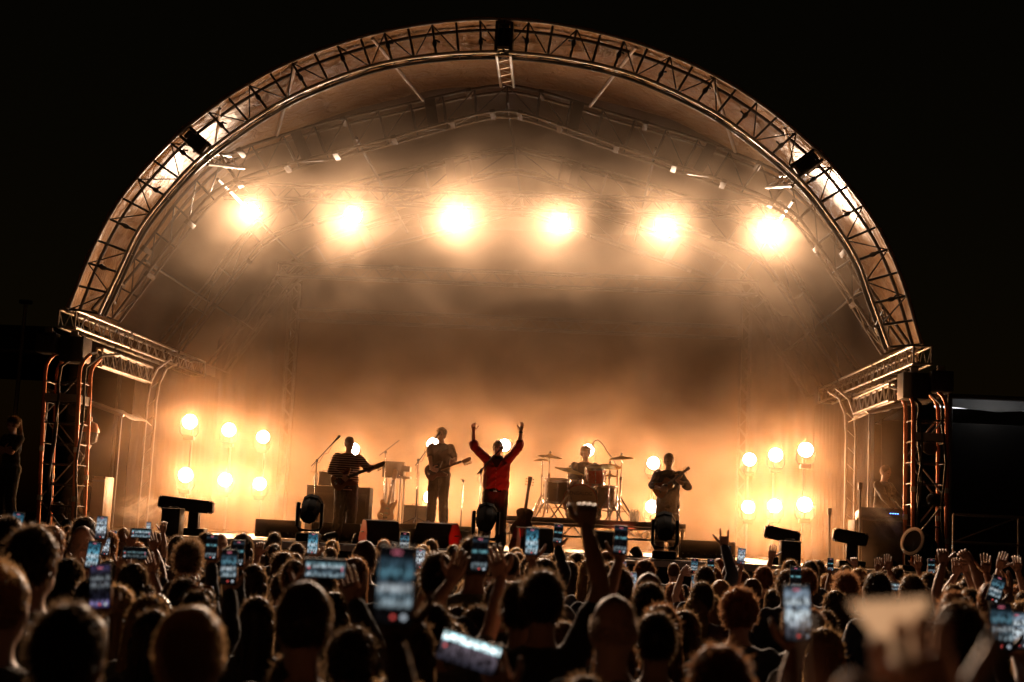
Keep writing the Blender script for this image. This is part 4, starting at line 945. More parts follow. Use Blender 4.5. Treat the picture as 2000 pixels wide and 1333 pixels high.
wedge(1185, 1045, 22.8, .55, 'dark floor wedge under the drum riser', rad(0))
MATTE = mat('matte_black', (.006, .006, .006), .8, spec=.15)
# moving heads on the stage front, unlit, seen from behind
def moving_head(px, py, Y, label, sc=1.0):
    c = at(px, py, Y); t = thing('moving_head', label, 'stage lamp', (c.x, Y, SZ), 'unlit moving heads on the stage front')
    t.scale = (sc,)*3
    MB().box((0, 0, .07), (.36, .28, .13), bev=.025).build('base', MATTE, t, local=True)
    y = MB()
    for s in (-1, 1): y.box((s*.185, 0, .42), (.045, .12, .38), bev=.015)
    y.tube([(-.185, 0, .26), (-.15, 0, .18), (.15, 0, .18), (.185, 0, .26)], .03, 8); y.build('yoke', MATTE, t, local=True)
    for s in (-1, 1): MB().tube([(s*.213, -.05, .26), (s*.213, -.05, .6)], .008, 6).build('yoke_trim', ALU_D, t, local=True)
    ax = V((0, .75, .55)); h = MB(); h.lathe([(.08, -.22), (.125, -.2), (.15, -.10), (.155, .0), (.155, .12), (.165, .13), (.165, .2), (.14, .21)], (0, 0, .50), ax, 8); ho = h.build('head', MATTE, t, local=True, ang=25)
    MB().lathe([(.14, .205), (.1, .215), (.001, .22)], (0, 0, .50), ax, 20).build('lens', MATTE, ho, local=True)
    for k in range(4): MB().box(V((0, 0, .50))-ax.normalized()*(.03+k*.045), (.32-.02*k, .012, .05)).build('cooling_fin', MATTE, ho, local=True)
    return t
moving_head(603, 1045, 22.1, 'unlit moving head lamp on the stage edge below the bassist')
moving_head(947, 1060, 22.0, 'unlit moving head lamp at the feet of the singer')
moving_head(1297, 1085, 22.1, 'unlit moving head lamp in front of the right guitarist')
# flat strobe panels on pedestals
def panel(px, py, Y, w, tilt, label, ped=-.05):
    c = at(px, py, Y); t = thing('strobe_panel', label, 'stage lamp', (c.x, Y, SZ), 'wide unlit strobe panels')
    R = Matrix.Rotation(tilt, 3, 'Y'); o = V((0, 0, c.z-SZ))
    MB().box(o, (w, .2, .21), R, bev=.02).build('housing', BLACK, t, local=True)
    MB().box(o+V((0, .105, 0)), (w*.92, .012, .17), R, bev=.004).build('front_glass', GLOSS, t, local=True)
    for s in (-1, 1): MB().box(o+R @ V((s*(w/2+.012), 0, 0)), (.02, .16, .16), R, bev=.006).build('end_cap', STEEL, t, local=True)
    b = MB()
    for s in (-1, 1):
        for q in (-1, 1): b.ell(o+R @ V((s*(w/2-.03), -.105, q*.09)), (.012, .01, .012), 6, 5)
    b.build('screws', ALU, t, local=True)
    MB().box((ped, 0, (c.z-SZ)/2), (.16, .12, c.z-SZ-.1), bev=.01).build('pedestal', BLACK, t, local=True)
    MB().tube([(ped+.1, 0, .12), (ped+.1, 0, c.z-SZ-.1)], .012, 6).build('strut', ALU_D, t, local=True)
    MB().box((ped, 0, .06), (.42, .3, .12), bev=.02).build('base', BLACK, t, local=True)
panel(364, 986, 23.0, .86, rad(4), 'wide strobe panel on a pedestal at stage left edge', .14)
panel(1527, 1045, 22.9, .52, rad(10), 'strobe panel tilted above the small dark box at right', .06)
panel(1660, 1050, 22.9, .50, rad(8), 'strobe panel nearest the right tower', .02)
p = at(337, 1020, 22.2); box_thing('side_fill', 'dark upright speaker box under the left strobe panel', 'speaker', (p.x, 22.2, SZ+.21), (.29, .3, .42), BLACK, None)
p = at(1542, 1090, 22.2); box_thing('side_fill', 'dark upright speaker box under the right strobe panel', 'speaker', (p.x, 22.2, SZ+.19), (.30, .3, .38), BLACK, None)
# LED battens lying along the floor
for px0, px1, py, lab in ((500, 588, 1022, 'left of the bassist'), (612, 705, 1030, 'under the bass cabinet'), (1328, 1436, 1062, 'right of the drum riser')):
    a = at(px0, py, 24.0); b = at(px1, py, 24.0); t = thing('light_batten', 'long low light batten on the floor, %s' % lab, 'light batten', ((a.x+b.x)/2, 24.0, SZ), 'light battens on the stage floor')
    MB().box(((a.x+b.x)/2, 24.0, SZ+.17), (b.x-a.x, .14, .30), bev=.015).build('housing', mat('batten_grey', (.06, .055, .05), .6), t)
    n = 10
    for i in range(n): MB().lathe([(.018, 0), (.016, .02), (.001, .026)], (a.x+(b.x-a.x)*(i+.5)/n, 23.93, SZ+.10), (0, -1, 0), 10).build('reflector', CHROME, t)
# ------------------------------------------------------------------ microphone stands
p = at(616, 1035, 24.0); mic_stand((p.x, 23.7, SZ), at(619, 900, 23.7), at(608, 911, 23.75), at(650, 866, 23.55), 'boom microphone stand beside the bassist')
p = at(752, 950, 26.2); mic_stand((p.x, 26.3, SZ), at(753, 884, 26.2), at(741, 890, 26.2), at(780, 860, 26.2), 'pale boom microphone stand behind the rack box', mic_on=False)
p = at(812, 1010, 24.6); mic_stand((p.x, 24.6, GZ), at(817, 899, 24.5), at(811, 910, 24.5), at(847, 861, 24.4), 'boom microphone stand of the tall guitarist')
p = at(935, 1060, 22.6); mic_stand((p.x, 22.6, SZ), at(940, 919, 22.6), at(932, 927, 22.62), at(966, 890, 22.65), 'boom microphone stand held up to the singer', r=.015, round_base=True)
p = at(900, 1015, 26.0); mic_stand((p.x, 26.0, SZ+.02), at(905, 940, 26.0), at(900, 936, 26.0), at(903, 938, 26.0), 'small pale tripod stand behind the singer', mic_on=False)
p = at(1326, 1080, 23.9); mic_stand((p.x, 23.75, SZ), at(1325, 990, 23.7), at(1327, 970, 23.7), at(1324, 952, 23.7), 'straight microphone stand before the right guitarist', round_base=True, mic_on=False)
# ------------------------------------------------------------------ left wing: flight case, ring lamp, hung lamp; right wing: desk, ring lamp
RINGM = mat('pale_lens_ring', (.75, .72, .66), .4)
def ring_lamp(c, d, label, R=.26):
    c = V(c); d = V(d).normalized(); t = thing('ring_lamp', label, 'stage lamp', (c.x, c.y, SZ))
    MB().lathe([(R*.5, -.42), (R*.8, -.38), (R, -.05), (R, 0)], c, d, 24).build('barrel', BLACK, t); MB().lathe([(R*.78, .0), (R, .0), (R, .025), (R*.80, .03)], c, d, 28, cap=False).build('lens_ring', RINGM, t)
    MB().lathe([(R*.78, .005), (R*.4, -.0), (.001, .012)], c, d, 24).build('lens', MATTE, t)
    x = d.cross(V((0, 0, 1))).normalized()
    for s in (-1, 1): MB().tube([c+x*s*(R+.03)-d*.15, V((c.x, c.y, SZ+.08))+x*s*(R+.03)-d*.15], .02, 6).build('yoke_arm', BLACK, t)
    MB().box((c.x-d.x*.15, c.y-d.y*.15, SZ+.045), (2*R+.12, .3, .09), bev=.02).build('base', BLACK, t)
p = at(170, 975, 25.4); ring_lamp(p, (1, -.3, .05), 'lamp with a pale ring beside the flight case', .31)
p = at(1783, 1058, 23.0); ring_lamp(p, (-1, -.75, .35), 'lamp with a pale ring tipped up by the right tower', .23)
p = at(199, 970, 25.6); fc = box_thing('flight_case', 'tall tan flight case in the left wing', 'flight case', (p.x, 25.6, SZ+.45), (.24, .5, .98), CASEW, None, False)
for zz in (.2,):
    for dx in (-.06, .06): MB().box((dx, -.256, zz), (.06, .012, .10), bev=.004).build('butterfly_latch', STEEL, fc, local=True)
MB().box((0, -.256, .9), (.24, .014, .03)).build('edge_rail', ALU_D, fc, local=True)
hl = thing('hanging_lamp', 'bell shaped lamp hung behind the left tower', 'stage lamp', at(172, 845, 24.9)); c = at(172, 845, 24.9); MB().lathe([(.05, .28), (.06, .2), (.15, .16), (.2, .04), (.2, .0)], c, (0, 0, 1), 20).build('dome', mat('orange_shell', (.45, .17, .08), .35), hl); MB().lathe([(.19, 0), (.17, -.16), (.10, -.2)], c, (0, 0, 1), 20).build('lens_barrel', GLOSS, hl); MB().tube([c+V((0, 0, .27)), c+V((0, 0, .42)), c+V((-.3, 0, .42))], .025, 8).build('bracket', ALU_D, hl)
MB().box(c+V((-.08, 0, -.38)), (.14, .1, .42), Matrix.Rotation(rad(28), 3, 'Y'), bev=.01).build('barn_door', STEEL, hl)
for s, px, side in ((-1, 218, 'left'), (1, 1757, 'right')):
    q = at(px, 820, 26.4); xx = s*(abs(q.x)-.35)
    rt = thing('wing_shelter', 'pale rolled awning on thin posts in the %s wing' % side, 'awning', (s*7.6, 26.3, SZ))
    z0 = q.z
    aw = MB(); n = 12
    for j in range(6):
        for i in range(n+1):
            f = i/n; aw.v.append((s*(6.75+1.5*f), 25.6+j*.35, z0+.05+.42*f**.7+.05*noise.noise(V((f*5, j*.9, s)))-.05*abs(math.sin(f*PI*2+j))))
    aw.f = [(j*(n+1)+i, j*(n+1)+i+1, (j+1)*(n+1)+i+1, (j+1)*(n+1)+i) for j in range(5) for i in range(n)]; aw.mi = [0]*len(aw.f)
    o = aw.build('awning_cloth', mat('awning_cloth', (.5, .46, .4), .7, 0., .15, 5.), rt, ang=180); o.modifiers.new('t', 'SOLIDIFY').thickness = .015
    MB().tube([(s*6.75, 25.6, z0+.03), (s*8.2, 25.6, z0+.45)], .03, 8).build('front_bar', ALU_D, rt)
    for x in (6.8, 8.2): MB().tube([(s*x, 25.62, SZ), (s*x, 25.62, z0+(.03 if x < 7 else .42))], .018, 8).build('post', ALU_D, rt)
dk = thing('mixing_desk', 'monitor desk on cases in the right wing', 'desk', (6.9, 24.7, SZ)); 
MB().box((6.85, 24.8, SZ+.40), (1.0, .6, .80), bev=.012).build('case', TOLEX, dk); MB().box((6.42, 24.48, SZ+.42), (.10, .02, .80)).build('edge_rail', ALU, dk); MB().box((6.9, 24.75, SZ+.9), (.9, .5, .16), Matrix.Rotation(rad(-10), 3, 'X'), bev=.02).build('console', BLACK, dk)
for i in range(4): MB().box((6.95+i*.04, 24.49, SZ+.93), (.028, .006, .012)).build('indicator', emit('blue_indicator', (.1, .3, 1.0), 6.0), dk)
for px, py0, py1, lab in ((1620, 1000, 1095, 'beside the middle strobe panel'), (1680, 950, 1010, 'in front of the desk')):
    a = at(px, py1, 24.2); b = at(px, py0, 24.2); t = thing('light_stand', 'slim pale stand post %s' % lab, 'stand', (a.x, 24.2, SZ)); MB().tube([(a.x, 24.2, SZ), (b.x, 24.2, b.z)], .02, 8).build('post', ALU_D, t); MB().lathe([(.2, 0), (.2, .015), (.03, .03)], (a.x, 24.2, SZ), n=16).build('base', BLACK, t); MB().box((b.x, 24.2, b.z), (.07, .05, .12), bev=.006).build('bracket', ALU_D, t)
# cables on the deck
rc = random.Random(5)
for i in range(4):
    x = (-5.2, -1.0, 1.8, 4.4)[i]; y = rc.uniform(22.0, 23.4); pts = []
    for k in range(14): x += rc.uniform(-.25, .3); y = min(23.8, max(21.9, y+rc.uniform(-.2, .2))); pts.append((x, y, SZ+.014))
    o = MB().tube(pts, .010, 6).build('stage_cable', RUBBER); tag(o, 'black cable on the stage front, '+('left of the bassist', 'between the two left wedges', 'before the drums', 'under the right strobe panel')[i], 'cable', 'cables lying on the stage front')
# red floor wash: a small lamp on the deck lights the singer and the wedges from below
def floor_par(loc, aim, label, power, col, cone):
    loc = V(loc); d = (V(aim)-loc).normalized(); t = thing('floor_par_lamp', label, 'stage lamp', (loc.x, loc.y, SZ), 'small par lamps on the stage floor')
    MB().lathe([(.05, -.18), (.075, -.14), (.085, 0), (.09, .01)], loc, d, 16).build('can', BLACK, t); MB().lathe([(.078, -.005), (.001, .004)], loc, d, 16).build('lens', emit('lens_'+label[:6], col, 8.0), t)
    x = d.cross(V((0, 0, 1))).normalized(); MB().tube([loc+x*.1, V((loc.x, loc.y, SZ+.01))+x*.1, V((loc.x, loc.y, SZ+.01))-x*.1, loc-x*.1], .01, 6).build('bracket', BLACK, t)
    ld = bpy.data.lights.new('lamp_light', 'SPOT'); ld.energy = power; ld.color = col; ld.spot_size = rad(cone); ld.spot_blend = .6; ld.shadow_soft_size = .06
    lo = bpy.data.objects.new('lamp_light', ld); COL.objects.link(lo); lo.parent = t; lo.location = loc+d*.03-t.location; lo.rotation_euler = d.to_track_quat('-Z', 'Y').to_euler()
floor_par((.85, 22.2, SZ+.10), (.25, 23.0, 3.1), 'red floor lamp shining up at the singer', P_RED, (1.0, .07, .03), 40)
floor_par((-1.9, 23.0, SZ+.10), (-1.6, 24.4, 2.7), 'red floor lamp before the bassist', P_RED*.55, (1.0, .12, .05), 60)
floor_par((2.6, 23.4, SZ+.10), (1.9, 25, 3.0), 'red floor lamp before the drums', P_RED*.7, (1.0, .14, .05), 45)
floor_par((-2.15, 22.2, SZ+.10), (-1.6, 22.55, SZ+.22), 'red floor lamp at the outer side of the left wedge', 2.5, (1.0, .06, .03), 70)
floor_par((.02, 22.2, SZ+.10), (-.5, 22.5, SZ+.22), 'red floor lamp between the large wedge and the singer', 2.5, (1.0, .06, .03), 70)
for s, side in ((-1, 'left'), (1, 'right')): floor_par((s*6.55, 22.6, SZ+.1), (s*7.3, 24, 3.6), 'amber floor lamp shining up the %s tower' % side, P_AMB, (1.0, .33, .10), 60)
# ================================================================== the band
STRIPE = bpy.data.materials.new('striped_knit'); STRIPE.use_nodes = True; _nt = STRIPE.node_tree; _b = _nt.nodes['Principled BSDF']; _b.inputs['Roughness'].default_value = .9
_tc = _nt.nodes.new('ShaderNodeTexCoord'); _sp = _nt.nodes.new('ShaderNodeSeparateXYZ'); _m1 = _nt.nodes.new('ShaderNodeMath'); _m1.operation = 'MULTIPLY'; _m1.inputs[1].default_value = 26.0; _m2 = _nt.nodes.new('ShaderNodeMath'); _m2.operation = 'FRACT'; _m3 = _nt.nodes.new('ShaderNodeMath'); _m3.operation = 'GREATER_THAN'; _m3.inputs[1].default_value = .55
_mx = _nt.nodes.new('ShaderNodeMix'); _mx.data_type = 'RGBA'; _mx.inputs['A'].default_value = (.035, .02, .018, 1); _mx.inputs['B'].default_value = (.50, .40, .30, 1)
for a_, b_ in ((_tc.outputs['Object'], _sp.inputs[0]), (_sp.outputs['Z'], _m1.inputs[0]), (_m1.outputs[0], _m2.inputs[0]), (_m2.outputs[0], _m3.inputs[0]), (_m3.outputs[0], _mx.inputs['Factor']), (_mx.outputs['Result'], _b.inputs['Base Color'])): _nt.links.new(a_, b_)
def to_local(p, loc, rz, H): return (Matrix.Rotation(-rz, 3, 'Z') @ (V(p)-V(loc)))/(H/1.78)
def strap(t, pts, name='guitar_strap'):
    MB().tube(pts, .018, 6).build(name, BLACK, t)
# bassist
L = V((at(680, 900, 24.0).x, 24.0, SZ)); rz = PI+rad(22); H = 1.79
Bc, Bh = at(668, 938, 23.74), at(762, 900, 23.50)
lw, rw = at(722, 921, 23.62), at(668, 930, 23.66)
bas, inf = figure('person', 'bassist in a striped long-sleeved top playing bass', 'person', L, rz, H, {1: dict(w=to_local(rw, L, rz, H), pole=(1, -.6, -.3), d=(-.6, .3, -.5), n=(-.2, -1, 0), curl=.55), -1: dict(w=to_local(lw, L, rz, H), pole=(-.8, -.2, -1), d=(-.2, .3, .8), n=(-.6, -.8, .3), curl=.7)}, 0, 'black', 'black', 'long', .013, shirt_mat=STRIPE, wide=1.22, head_tilt=(-.15, rad(15)), face=True, bulk=1.2)
add_hair(bas, inf, 'crop', 'grey', 1)
e_guitar('sunburst electric bass held by the striped bassist', frame(Bc, Bh-Bc, (0, -1, .12)), 1.02, neck=.62)
# tall guitarist
L = V((at(860, 900, 25.0).x, 25.0, GZ)); rz = PI-rad(10); H = 1.72
Bc, Bh = at(848, 921, 24.75), at(914, 898, 24.55)
gui, inf = figure('person', 'tall guitarist in a dark shirt standing left of the singer', 'person', L, rz, H, {1: dict(w=to_local(at(843, 922, 24.66), L, rz, H), pole=(1, -.4, -.6), d=(-.7, .3, -.2), n=(-.2, -1, 0), curl=.5), -1: dict(w=to_local(at(880, 908, 24.62), L, rz, H), pole=(-.7, -.3, -1), d=(-.2, .3, .8), n=(-.5, -.9, .2), curl=.7)}, 1, 'brown', 'black', 'short', .013, face=True, bulk=1.2, wide=1.16, head_tilt=(-.05, -.1))
add_hair(gui, inf, 'curly', 'dark', 2)
e_guitar('dark electric guitar held by the tall guitarist', frame(Bc, Bh-Bc, (0, -1, .1)), .92, body=ROSE, guard=BLACK, tuners=6)
# singer: both arms thrown up
L = V((at(971, 900, 23.0).x, 23.0, SZ)); rz = PI; H = 1.78
sw1, sw2 = at(925, 843, 22.95), at(1017, 843, 22.95)
sing, inf = figure('person', 'singer in a red shirt with both arms raised at the microphone', 'person', L, rz, H, {1: dict(w=to_local(sw1, L, rz, H), pole=(1, 0, -.45), d=(.12, .05, 1), n=(-.5, .8, .1), curl=.32, thumb=.3), -1: dict(w=to_local(sw2, L, rz, H), pole=(-1, 0, -.45), d=(-.2, .05, 1), n=(.6, .7, 0), curl=.12, thumb=.2)}, 0, 'red', 'brown', 'rolled', .012, face=True, bulk=1.2, wide=1.18, hem=.955, head_tilt=(.08, 0), knees={1: (.03, .03, .05, 0), -1: (.02, .03, .03, 0)})
add_hair(sing, inf, 'short', 'dark', 3)
k = inf['k']
cb = MB(); cb.lathe([(.10, -.05), (.11, -.03), (.10, .02), (.075, .05)], (0, .02, 1.475), (0, .25, 1), 16); cb.prism([(-.09, 1.46), (.09, 1.46), (.02, 1.33), (-.02, 1.33)], (0, 1, 0), .03, (0, .125, 0)); o = cb.build('neckerchief', CLOTHS['black'], sing, local=True)
bt = MB(); bt.lathe([(.173, 0), (.173, .045)], (0, -.003, .935), (0, 0, 1), 24, cap=False); o = bt.build('belt', GLOSS, sing, local=True); o.scale = (1, .76, 1)
o = MB().box((0, .134, .958), (.06, .02, .05), bev=.006).build('buckle', CHROME, sing, local=True)
for i in range(6): MB().lathe([(.007, 0), (.006, .004)], (0, .132+.012*math.sin(i*.6), .99+i*.062), (0, 1, 0), 8).build('shirt_button', CREAM, sing, local=True)
e_, w_ = inf['wr'][-1]; q = w_*k; MB().tube([q-V((0, 0, .03)), q+V((0, 0, .0))], .036, 12).build('wristband', BLACK, sing, local=True)
# drummer
L = V((at(1142, 930, 25.8).x, 25.8, RZ)); rz = PI; H = 1.76
dru, inf = figure('person', 'seated drummer in a dark top behind the kit', 'person', L, rz, H, {1: dict(w=V((.10, .42, .66)), pole=(1, -.3, -.4), d=(-.3, 1, .1), n=(0, 0, -1), curl=.8), -1: dict(w=V((-.14, .45, .72)), pole=(-1, -.3, -.4), d=(.2, 1, .2), n=(0, 0, -1), curl=.8)}, 0, 'navy', 'black', 'long', .013, wide=1.2, seated=True, face=True, bulk=1.2, head_tilt=(-.2, .05), lean=(0, .05))
add_hair(dru, inf, 'curly', 'brown', 4)
for s, d in ((1, V((-.35, .5, .55))), (-1, V((.3, .55, .6)))):
    e_, w_ = inf['wr'][s]; q = Matrix.Rotation(rz, 3, 'Z') @ (w_*inf['k']+V((0, .08, 0)))+L; dd = Matrix.Rotation(rz, 3, 'Z') @ d
    o = MB().tube([q-dd*.08, q+dd*.36, q+dd*.38], [.008, .006, .008], 6).build('drumstick', MAPLE); tag(o, 'drumstick in the drummer\'s %s hand' % ('right' if s > 0 else 'left'), 'drumstick', 'drumsticks')
# guitarist at right
L = V((at(1306, 930, 24.3).x, 24.3, SZ)); rz = PI-rad(8); H = 1.77
Bc, Bh = at(1296, 952, 24.05), at(1337, 921, 23.9)
rg, inf = figure('person', 'guitarist in a dark shirt at the right playing a small acoustic guitar', 'person', L, rz, H, {1: dict(w=to_local(at(1290, 955, 23.95), L, rz, H), pole=(1, -.5, -.3), d=(-.8, .3, 0), n=(-.2, -1, 0), curl=.5), -1: dict(w=to_local(at(1322, 939, 24.0), L, rz, H), pole=(-1, -.2, -.8), d=(-.1, .3, .9), n=(.3, -1, .2), curl=.7)}, 0, 'navy', 'black', 'rolled', .013, face=True, bulk=1.2, wide=1.2, head_tilt=(-.2, .15))
add_hair(rg, inf, 'short', 'dark', 5)
a_guitar('small acoustic guitar held high by the guitarist at the right', frame(Bc, Bh-Bc, (0, -1, .1)), .72, WOOD)
# crew
L = V((at(48, 900, 23.0).x, 23.0, SZ)); L.x = at(50, 900, 23.0).x
cp = thing('side_platform', 'dark platform beside the left tower where a crew member stands', 'platform', (-8.3, 23.4, 0)); MB().box((-8.6, 23.4, SZ-.06), (1.6, 3.4, .12), bev=.01).build('deck', DECK, cp)
for x in (-9.3, -7.95): 
    for y in (21.9, 24.9): rod('leg', (x, y, 0), (x, y, SZ-.12), .03, ALU_D, cp)
rz = PI-rad(25); cr, inf = figure('person', 'crew member in a dark t-shirt with arms folded at the left edge', 'person', (L.x-.25, 23.0, SZ), rz, 1.80, {1: dict(w=(-.05, .20, 1.22), pole=(1, -.2, -.6), d=(-1, .1, .15), n=(0, -1, .2), curl=.3), -1: dict(w=(.06, .23, 1.27), pole=(-1, -.2, -.6), d=(.9, .1, .3), n=(0, -1, 0), curl=.3)}, 0, 'black', 'black', 'short', .014, face=True, bulk=1.2, head_tilt=(-.35, -.2))
add_hair(cr, inf, 'pony', 'dark', 6)
rz = PI+rad(40); cr, inf = figure('person', 'technician in black bent over the desk in the right wing', 'person', (at(1722, 940, 25.3).x, 25.35, SZ), rz, 1.80, {1: dict(w=(.15, .42, 1.0), pole=(1, -.4, -.4), d=(-.2, 1, -.2), n=(0, 0, -1)), -1: dict(w=(-.15, .42, 1.0), pole=(-1, -.4, -.4), d=(.2, 1, -.2), n=(0, 0, -1))}, 0, 'black', 'black', 'long', .015, face=True, bulk=1.2, head_tilt=(-.35, 0), lean=(0, .06))
add_hair(cr, inf, 'crop', 'dark', 7)
bpy.data.scenes.remove(TMP) if False else None
# ================================================================== phones
def screen_mat(name, stops, s, axis='Z'):
    if name in MATS: return MATS[name]
    m = bpy.data.materials.new(name); m.use_nodes = True; MATS[name] = m; m.cycles.emission_sampling = 'NONE'; nt = m.node_tree; L = nt.links; b = nt.nodes['Principled BSDF']; b.inputs['Base Color'].default_value = (.01, .01, .012, 1); b.inputs['Roughness'].default_value = .2
    tc = nt.nodes.new('ShaderNodeTexCoord'); sp = nt.nodes.new('ShaderNodeSeparateXYZ'); mr = nt.nodes.new('ShaderNodeMapRange'); lim = .07 if axis == 'Z' else -.034; mr.inputs['From Min'].default_value = -lim; mr.inputs['From Max'].default_value = lim
    cr = nt.nodes.new('ShaderNodeValToRGB'); cr.color_ramp.interpolation = 'EASE'
    while len(cr.color_ramp.elements) < len(stops): cr.color_ramp.elements.new(.5)
    for e, (p, c) in zip(cr.color_ramp.elements, stops): e.position = p; e.color = (*c, 1)
    mp = nt.nodes.new('ShaderNodeMapping'); mp.inputs['Scale'].default_value = (130, 1, 45) if axis == 'Z' else (45, 1, 130); nz = nt.nodes.new('ShaderNodeTexNoise'); nz.inputs['Scale'].default_value = 1.0; nz.inputs['Detail'].default_value = 1
    m2 = nt.nodes.new('ShaderNodeMapRange'); m2.inputs['From Min'].default_value = .38; m2.inputs['From Max'].default_value = .62; m2.inputs['To Min'].default_value = .15; m2.inputs['To Max'].default_value = 1.5
    mx = nt.nodes.new('ShaderNodeMix'); mx.data_type = 'RGBA'; mx.blend_type = 'MULTIPLY'; mx.inputs['Factor'].default_value = 1
    L.new(tc.outputs['Object'], sp.inputs[0]); L.new(sp.outputs[axis], mr.inputs['Value']); L.new(mr.outputs['Result'], cr.inputs['Fac']); L.new(tc.outputs['Object'], mp.inputs[0]); L.new(mp.outputs[0], nz.inputs['Vector']); L.new(nz.outputs['Fac'], m2.inputs['Value'])
    L.new(cr.outputs['Color'], mx.inputs['A']); L.new(m2.outputs['Result'], mx.inputs['B']); L.new(mx.outputs['Result'], b.inputs['Emission Color']); b.inputs['Emission Strength'].default_value = s
    return m
K = (.004, .004, .005)
SCR = dict(
 video=screen_mat('screen_video', [(0, K), (.16, K), (.24, (.35, .45, .5)), (.36, (.10, .16, .2)), (.45, (.55, .62, .66)), (.55, (.02, .04, .06)), (.66, (.12, .28, .36)), (.8, (.05, .10, .14)), (.9, K), (1, K)], .6),
 blue=screen_mat('screen_blue', [(0, (.02, .03, .04)), (.14, (.5, .6, .66)), (.3, (.25, .45, .55)), (.45, (.55, .68, .75)), (.6, (.12, .38, .52)), (.85, (.03, .12, .18)), (1, (.01, .02, .03))], .68),
 dark=screen_mat('screen_dark', [(0, K), (.2, (.16, .2, .22)), (.28, K), (.5, K), (.58, (.12, .3, .34)), (.66, K), (.84, K), (.9, (.02, .03, .04)), (1, K)], .75),
 white=screen_mat('screen_white', [(0, (.02, .02, .025)), (.2, (.1, .1, .12)), (.3, (.45, .5, .55)), (.5, (.65, .75, .8)), (.62, (.15, .2, .26)), (.7, (.6, .68, .72)), (.85, (.25, .32, .4)), (1, (.05, .07, .09))], .75),
 glare=screen_mat('screen_glare', [(0, (.01, .01, .015)), (.6, (.05, .04, .05)), (.70, (.1, .08, .1)), (.74, (.55, .9, .95)), (.84, (1, 1, 1)), (.95, (.5, .85, .9)), (1, (.2, .4, .45))], 1.7, 'X'),
 violet=screen_mat('screen_violet', [(0, (.05, .04, .12)), (.1, (.30, .26, .55)), (.2, (.01, .01, .02)), (.42, (.01, .01, .015)), (.55, (.2, .22, .24)), (.62, (.03, .03, .04)), (.70, (.25, .28, .3)), (.8, (.02, .02, .03)), (1, (.05, .04, .1))], .6))
SCR['video_wide'] = screen_mat('screen_video_wide', [(0, K), (.12, (.3, .4, .45)), (.3, (.12, .18, .22)), (.45, (.03, .05, .07)), (.62, (.5, .6, .65)), (.75, (.2, .35, .4)), (.9, K), (1, K)], .6, 'X')
SCR['dark_wide'] = screen_mat('screen_dark_wide', [(0, K), (.3, (.1, .13, .14)), (.4, K), (.6, (.12, .2, .22)), (.7, K), (1, K)], .6, 'X')
RECD = emit('record_dot', (1, .12, .1), .7); UIW = emit('shutter_button', (.8, .9, 1), .5); RECP = emit('record_pill', (1, .25, .35), .5)
_PH = {}
def phone(c, w, kind, label, rot=None, land=False, case=BLACK, group='phones held up in the crowd'):
    """upright phone, screen towards -Y (towards its holder)"""
    t = thing('phone', label, 'phone', c, group); k = w/.075
    t.rotation_mode = 'QUATERNION'; q = Quaternion((1, 0, 0), rad(4)) if rot is None else rot
    if land: q = q @ Quaternion((0, 1, 0), PI/2)
    t.rotation_quaternion = q; t.scale = (k,)*3
    if 'b' not in _PH:
        _PH['b'] = MB().box((0, 0, 0), (.075, .0085, .155), bev=.0042).mesh('phone_body', BLACK)
        _PH['s'] = MB().box((0, -.0046, 0), (.068, .0006, .147)).mesh('screen', SCR['video'], smooth=False)
        _PH['d'] = MB().lathe([(.0042, 0), (.001, .0003)], (0, -.0051, -.062), (0, -1, 0), 12).mesh('record_dot', RECD)
        _PH['p'] = MB().box((0, -.0051, .063), (.018, .0004, .0055), bev=.0001).mesh('record_pill', RECP)
        _PH['w'] = MB().lathe([(.0058, 0), (.001, .0003)], (.021, -.0051, -.062), (0, -1, 0), 12).mesh('shutter_button', UIW)
        _PH['c'] = MB().box((-.02, .0052, .05), (.028, .003, .03), bev=.0012).mesh('camera_bump', GLOSS)
    if land and kind+'_wide' in SCR: kind += '_wide'
    for key, nm, m in (('b', 'phone_body', case), ('s', 'screen', SCR[kind]), ('d', 'record_dot', None), ('p', 'record_pill', None), ('w', 'shutter_button', None), ('c', 'camera_bump', None)):
        if kind in ('glare',) and key in 'pw': continue
        o = link(nm, _PH[key], t, True)
        if m: o.material_slots[0].link = 'OBJECT'; o.material_slots[0].material = m
    return t
